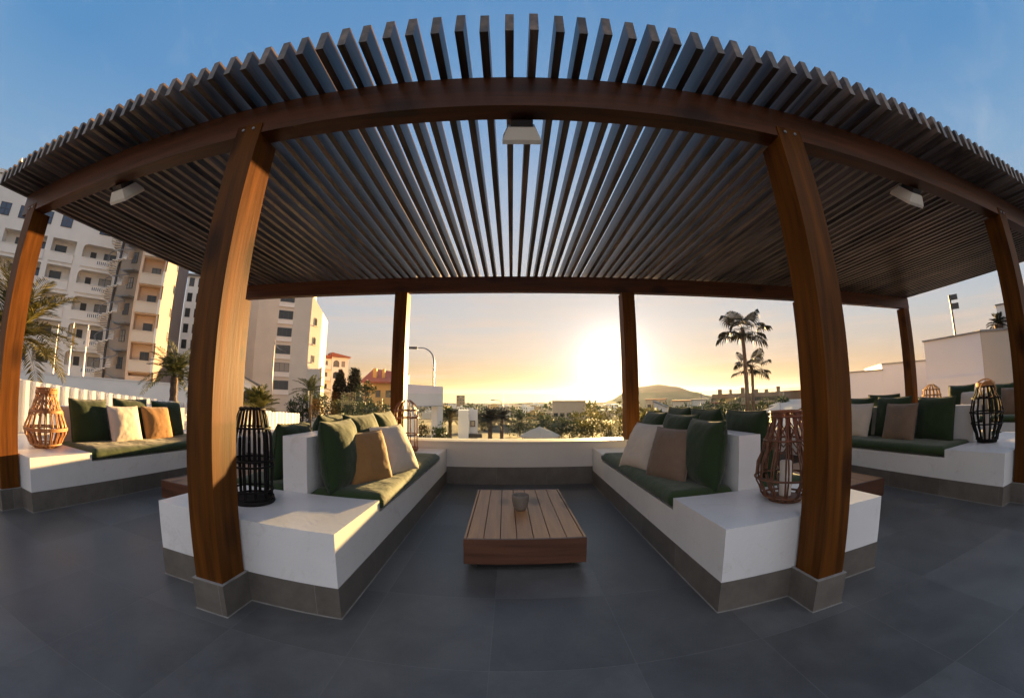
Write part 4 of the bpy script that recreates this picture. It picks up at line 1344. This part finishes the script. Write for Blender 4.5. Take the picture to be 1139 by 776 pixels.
t.rotation_euler = (0, 0, -R(63))
x, y = pol(69.75, 15.2)
t = thing('roof_box', 'pale cabinet on the shaded wall beside a potted plant at the right edge', 'cabinet', (x, y, 2.1), -R(69))
b = MB(); b.box(-.25, -.25, 0, .25, .25, .86); b.build('body', 'render_white', t, .01)
b = MB(); b.box(-.28, -.28, .861, .28, .28, .90); b.build('lid', 'roof_grey', t)

# ---------- flagpoles
for az, tt, lab in ((-64.85, .103, 'left white flagpole with bare top before the white hotel'), (-63.0, .1113, 'middle white flagpole, a yellow flag hanging on it'), (-61.2, .1118, 'right white flagpole, a pale flag hanging on it')):
    x, y = pol(az, 34)
    t = thing('flagpole', lab, 'flagpole', (x, y, -3.5), 0, 'flagpoles before the hotel')
    H = hz(tt, 34)+3.5
    b = MB(); b.tube([(0, 0, 0), (0, 0, H)], .065, 8, .04); b.build('pole', 'flagpole_white', t)
    b = MB(); b.lathe([(.02, H), (.07, H+.05), (.02, H+.12)], 8); b.build('finial', 'flagpole_white', t)
    if az > -64:
        b = MB(); pts = [(.05+.1*q, .05*sin(q*2.2)) for q in range(4)]
        for (x0, y0), (x1, y1) in zip(pts, pts[1:]): b.prism([(x0, y0-.008), (x1, y1-.008), (x1, y1+.008), (x0, y0+.008)], H-1.5, H-.3)
        b.build('flag', 'render_ochre' if az < -62 else 'render_white', t)

# ------------------------------------------------------------------ vegetation
def leafquad(b, p, n, up, L, w):
    n = n.normalized(); s = n.cross(up)
    if s.length < .05: s = n.cross(Vector((1, 0, 0)))
    s.normalize()
    q = [p - s*w*.15, p + n*L*.45 + s*w*.5, p + n*L, p + n*L*.45 - s*w*.5]
    b._f([b.bm.verts.new(v) for v in q])
def tree(name, label, cat, x, y, zb, H, rx, rz_, cz, leaves=1500, size=.22, m='leaf_dark', clumps=26, group=None, trunk=.12, columnar=False, seed=0, cat2=None):
    rnd = random.Random(seed)
    t = thing(name, label, cat, (x, y, zb), 0, group)
    b = MB(); b.tube([(0, 0, 0), (.05*rx, 0, H*.4), (0, .04*rx, cz)], trunk, 8, trunk*.55)
    cl = []
    for k in range(clumps):
        while True:
            v = Vector((rnd.uniform(-1, 1), rnd.uniform(-1, 1), rnd.uniform(-1, 1)))
            if .25 < v.length < 1: break
        if columnar:
            f = 1-.55*max(0, v.z)**1.5 - .2*max(0, -v.z)
            v = Vector((v.x*f, v.y*f, v.z))
        c = Vector((v.x*rx, v.y*rx, cz+v.z*rz_))
        cl.append((c, rx*rnd.uniform(.22, .42)))
        if k < 9: b.tube([(0, 0, cz-rz_*.5), tuple(c*.6 + Vector((0, 0, (cz-rz_*.3)*.4))), tuple(c)], trunk*.4, 5, trunk*.1)
    b.build('trunk', 'trunk', t, smooth=True)
    b = MB()
    for k in range(leaves):
        c, r = rnd.choice(cl)
        d = Vector((rnd.gauss(0, 1), rnd.gauss(0, 1), rnd.gauss(0, 1))).normalized()
        p = c + d*r*rnd.uniform(.35, 1.05)
        n = (d + Vector((rnd.uniform(-.6, .6), rnd.uniform(-.6, .6), rnd.uniform(-.2, .7))))
        leafquad(b, p, n, Vector((rnd.random()-.5, rnd.random()-.5, 1)), size*rnd.uniform(.7, 1.3), size*.6)
    b.build('crown', m, t, fix=False)
    return t
def frond_mesh(L, droop, nl=26, leaf=.5, w=.05, rise=.9, stiff=1.0, mi=0, ang=.9):
    b = MB(); pts = []
    for i in range(13):
        u = i/12; pts.append(Vector((L*u*(1-.12*u*droop), 0, L*(rise*u - droop*u*u))))
    b.tube(pts, .018*L/2, 5, .004)
    for k in range(nl):
        u = .12+.88*k/nl; i = min(11, int(u*12)); p = pts[i].lerp(pts[i+1], u*12-i)
        tdir = (pts[i+1]-pts[i]).normalized()
        ll = leaf*(.55+.9*sin(pi*min(1, u*1.02))**.7)*.75
        for s in (1, -1):
            n = tdir*cos(ang) + Vector((0, s*sin(ang), 0)) + Vector((0, 0, .25 - .35*random.random()))
            mid = p + n.normalized()*ll*.55; end = p + n.normalized()*ll - Vector((0, 0, ll*.22*random.random()))
            q = [p-tdir*w*.4, mid-tdir*w*.5, end, mid+tdir*w*.6]
            b._f([b.bm.verts.new(v) for v in q])
    return b
def feather_palm(label, x, y, zb, H, L, nf, m='palm_leaf', leaf=.5, group=None, tr=.16, seed=1, cat='palm tree', name='palm_tree', droopf=1.0, w=.05, nl=26, minel=-.2):
    random.seed(seed)
    t = thing(name, label, cat, (x, y, zb), 0, group)
    b = MB(); prof = []
    k = max(3, int(H/.16))
    for i in range(k+1):
        z = H*i/k; prof.append((tr*(1.12 if i % 2 else .95)*(1-.15*i/k), z))
    b.lathe(prof, 12); b.build('trunk', 'trunk', t)
    b = MB()
    for q in range(nf):
        el = minel + (1.35-minel)*(q+.5)/nf
        fb = frond_mesh(L*random.uniform(.8, 1.08), droopf*(.35+.55*random.random()), nl=nl, leaf=leaf, w=w, rise=.35)
        Mx = Matrix.Translation((0, 0, H)) @ Matrix.Rotation(q*2.39996+random.uniform(-.2, .2), 4, 'Z') @ Matrix.Rotation(-el, 4, 'Y')
        me = bpy.data.meshes.new('tmp'); fb.bm.to_mesh(me); fb.bm.free(); me.transform(Mx); b.bm.from_mesh(me); bpy.data.meshes.remove(me)
    b.build('crown', m, t, fix=False)
    return t
def fan_palm(label, x, y, zb, H, L, seed, tr=.13, lean=0, nf=26):
    rnd = random.Random(seed)
    t = thing('fan_palm', label, 'palm tree', (x, y, zb), 0, 'tall fan palms at the right')
    b = MB(); k = 40
    pts = [(lean*(i/k)**1.5, 0, H*i/k) for i in range(k+1)]
    b.tube(pts, tr*1.25, 10, tr*.85)
    for i in range(2, k, 2): b.ring((lean*(i/k)**1.5, 0, H*i/k), tr*(1.2-.38*i/k), .02, 10, 4)
    b.build('trunk', 'trunk', t)
    b = MB(); top = Vector((lean, 0, H))
    for q in range(nf):
        az = q*2.39996 + rnd.uniform(-.25, .25); el = -.50 + 1.45*((q+.5)/nf)**.85 + rnd.uniform(-.15, .15)
        d = Vector((cos(az)*cos(el), sin(az)*cos(el), sin(el))); pl = L*rnd.uniform(.40, .62)
        hub = top + d*pl - Vector((0, 0, pl*.12))
        b.tube([tuple(top), tuple(top+d*pl*.5+Vector((0, 0, .04))), tuple(hub)], .022, 4, .014)
        side = d.cross(Vector((0, 0, 1))).normalized(); upv = side.cross(d)
        n = 17; fan = L*rnd.uniform(.42, .54)
        for i in range(n):
            a = (i-(n-1)/2)/(n-1)*2*1.75
            r = d*cos(a) + side*sin(a)*1.0 + upv*(-.10)*abs(sin(a))
            ln = fan*(1-.18*abs(a)/1.75)
            p1 = hub + r*ln*.6; p2 = hub + r*ln*.85 - Vector((0, 0, ln*.10)); p3 = hub + r*ln - Vector((0, 0, ln*(.30+.25*rnd.random())))
            s2 = r.cross(upv).normalized()*fan*.055
            b._f([b.bm.verts.new(v) for v in (hub, p1-s2, p2-s2*.7, p3, p2+s2*.7, p1+s2)])
    # hanging dead skirt
    for q in range(46):
        az = rnd.uniform(0, 2*pi); r0 = tr*1.1
        p = top + Vector((cos(az)*r0, sin(az)*r0, -rnd.uniform(.05, .4)))
        b.tube([tuple(p), tuple(p+Vector((cos(az)*.12, sin(az)*.12, -rnd.uniform(.25, .5)*L*.5)))], .018, 3, .004)
    b.build('crown', 'palm_black', t, fix=False)
    return t
x, y = pol(35.55, 25); fan_palm('taller fan palm with dark ragged crown at the right', x, y, -3.5, hz(.158, 25)+3.5, 1.95, 3, lean=-.12, nf=14)
x, y = pol(36.25, 26); fan_palm('shorter fan palm whose crown hangs beside the taller trunk', x, y, -3.5, hz(.064, 26)+3.5, 1.5, 9, tr=.11, lean=.05, nf=11)

# date palms at the left
x, y = pol(-69.8, 17); feather_palm('golden lit date palm fronds behind the far left post', x, y, -3.5, hz(.062, 17)+3.5, 2.6, 40, 'palm_sunlit', .62, tr=.24, seed=4, w=.06, nl=34)
x, y = pol(-49.6, 15); feather_palm('dark date palm beside the large left post, before the cream block', x, y, -3.5, hz(.022, 15)+3.5, 1.35, 26, 'palm_leaf', .34, tr=.15, seed=6, w=.04)
x, y = pol(-38.1, 7.6); feather_palm('spiky cycad palm above the black lantern', x, y, -1.9, hz(-.046, 7.6)+1.9, .46, 26, 'palm_leaf', .16, tr=.11, seed=8, w=.02, droopf=.5, nl=34, name='cycad', cat='cycad', minel=.05)
x, y = pol(-30.6, 30); feather_palm('small arching palm before the beige tower', x, y, -3.5, hz(.0, 30)+3.5, 1.7, 20, 'palm_leaf', .42, tr=.12, seed=12, w=.06)
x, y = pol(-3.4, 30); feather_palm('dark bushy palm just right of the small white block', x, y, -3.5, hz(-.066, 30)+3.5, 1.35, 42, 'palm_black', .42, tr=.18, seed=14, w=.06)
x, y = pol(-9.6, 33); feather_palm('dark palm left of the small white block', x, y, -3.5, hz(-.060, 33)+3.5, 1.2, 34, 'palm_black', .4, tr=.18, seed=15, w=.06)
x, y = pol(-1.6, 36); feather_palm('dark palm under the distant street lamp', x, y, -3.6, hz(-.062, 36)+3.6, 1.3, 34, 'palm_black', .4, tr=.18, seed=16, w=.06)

# cypresses and trees by the red roofed building
for az, tt, d, rx, sd_, lab in ((-26.3, .064, 58, 1.0, 21, 'left slim cypress before the white red roofed building'), (-24.3, .078, 58, 1.25, 22, 'taller right cypress beside the ochre house')):
    x, y = pol(az, d); zt_ = hz(tt, d); zb = -5
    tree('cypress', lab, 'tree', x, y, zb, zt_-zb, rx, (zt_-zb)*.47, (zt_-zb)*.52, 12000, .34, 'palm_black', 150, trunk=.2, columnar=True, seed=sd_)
def bush(az, d, ttop, rx, hgt, lab, m='leaf_dark', n=1800, size=.25, seed=0, name='tree', cat='tree', clumps=28):
    x, y = pol(az, d); zt_ = hz(ttop, d); zb = min(gz(x, y), zt_-hgt)
    tree(name, lab, cat, x, y, zb, zt_-zb, rx, hgt/2, zt_-zb-hgt/2, n, size, m, clumps, seed=seed)
bush(-22.6, 55, .028, 1.7, 4.2, 'loose leafed tree between the cypress and the ochre house', 'leaf_mid', 1500, .35, 31)
bush(-28.2, 42, -.004, 1.9, 3.2, 'round green tree before the white red roofed building', 'leaf_mid', 2600, .26, 32)
bush(-25.0, 38, -.016, 1.8, 2.8, 'dark tree below the two cypresses', 'leaf_dark', 2400, .26, 33)
bush(-31.8, 40, -.006, 1.4, 2.6, 'dark tree at the foot of the beige tower', 'leaf_dark', 1900, .26, 34)
bush(-21.0, 34, -.022, 1.9, 2.4, 'green tree before the ochre house', 'leaf_mid', 2200, .24, 35)
bush(-11.2, 16, -.075, .42, 1.0, 'small dark shrub at the foot of the white frame building', 'leaf_dark', 900, .10, 36)
bush(-14.3, 22, -.070, .6, 1.2, 'shrub seen through the opening of the white frame building', 'leaf_mid', 900, .12, 37)
# dark tree band in the centre
for i, (az, d, tt, rx, h_, m, lab) in enumerate([
    (1.2, 44, -.038, 1.9, 3.0, 'leaf_dark', 'dark tree at the centre of the view just above the parapet'),
    (4.4, 40, -.056, 2.2, 2.4, 'leaf_dark', 'low dark tree left of the pale parasol'),
    (7.2, 36, -.058, 2.0, 2.2, 'leaf_mid', 'low green tree right of the pale parasol'),
    (9.6, 46, -.052, 2.4, 2.8, 'leaf_mid', 'broad green tree below the flat roofed hall'),
    (12.4, 40, -.036, 2.3, 3.4, 'leaf_backlit', 'golden backlit tree right of the flat roofed hall'),
    (15.2, 34, -.030, 2.2, 3.6, 'leaf_backlit', 'tall golden backlit tree left of the far right post'),
    (18.6, 38, -.020, 2.0, 3.2, 'leaf_backlit', 'golden backlit tree behind the far right post'),
    (20.9, 26, -.030, 1.0, 2.2, 'leaf_backlit', 'small golden tree right of the far right post'),
    (26.6, 44, -.030, 2.0, 2.6, 'leaf_mid', 'green tree below the hill houses'),
    (30.2, 48, -.026, 2.0, 2.4, 'leaf_dark', 'dark tree left of the two tall palms'),
    (33.4, 40, -.022, 2.2, 2.6, 'leaf_dark', 'round dark tree at the foot of the two tall palms'),
    (37.6, 44, -.026, 1.8, 2.2, 'leaf_mid', 'green tree right of the two tall palms'),
    (-4.8, 60, -.036, 2.0, 3.4, 'leaf_dark', 'dark tree above the small white block'),
    (40.2, 36, -.018, .8, 1.6, 'leaf_dark', 'small dark tree near the ribbed awnings'),
    (23.4, 36, -.030, 1.6, 1.8, 'leaf_mid', 'green tree above the white wedge shed')]):
    bush(az, d, tt, rx, h_, lab, m, int(900+500*rx), .20+.05*(d/40), 50+i)
# skyline trees of the distant town, one mass
b = MB(); rnd = random.Random(99)
for k in range(120):
    az = rnd.uniform(-14, 44); d = rnd.uniform(150, 520)
    x, y = pol(az, d); r = rnd.uniform(1.6, 4.2); z = gz(x, y)+r*.9+1.0
    for q in range(34):
        dv = Vector((rnd.gauss(0, 1), rnd.gauss(0, 1), rnd.gauss(0, .8))).normalized()
        leafquad(b, Vector((x, y, z)) + dv*r*rnd.uniform(.4, 1), dv+Vector((0, 0, .4)), Vector((rnd.random()-.5, rnd.random()-.5, 1)), r*.5, r*.42)
o = b.build('distant_trees', 'leaf_dark', fix=False)
tag(o, 'scattered dark trees of the distant town reading as one mass', 'trees', kind='stuff')
# plant beside the cabinet on the wall
x, y = pol(68.75, 14.8); feather_palm('small dark potted plant on top of the shaded wall beside the cabinet', x, y, 2.05, .35, .38, 16, 'palm_black', .14, tr=.16, seed=31, w=.03, name='potted_plant', cat='plant')

# ------------------------------------------------------------------ evening haze over the bay
hm = bpy.data.materials.new('haze'); hm.use_nodes = True
hn = hm.node_tree; hn.nodes.clear()
ho = hn.nodes.new('ShaderNodeOutputMaterial'); hv = hn.nodes.new('ShaderNodeVolumePrincipled')
hv.inputs['Color'].default_value = (.78, .86, 1.0, 1); hv.inputs['Density'].default_value = .00006; hv.inputs['Anisotropy'].default_value = .55
hn.links.new(hv.outputs[0], ho.inputs['Volume'])
MAT['haze'] = hm
b = MB(); b.box(-4100, -2700, -56.5, 4100, 3700, 60)
o = b.build('haze', 'haze'); o['kind'] = 'stuff'
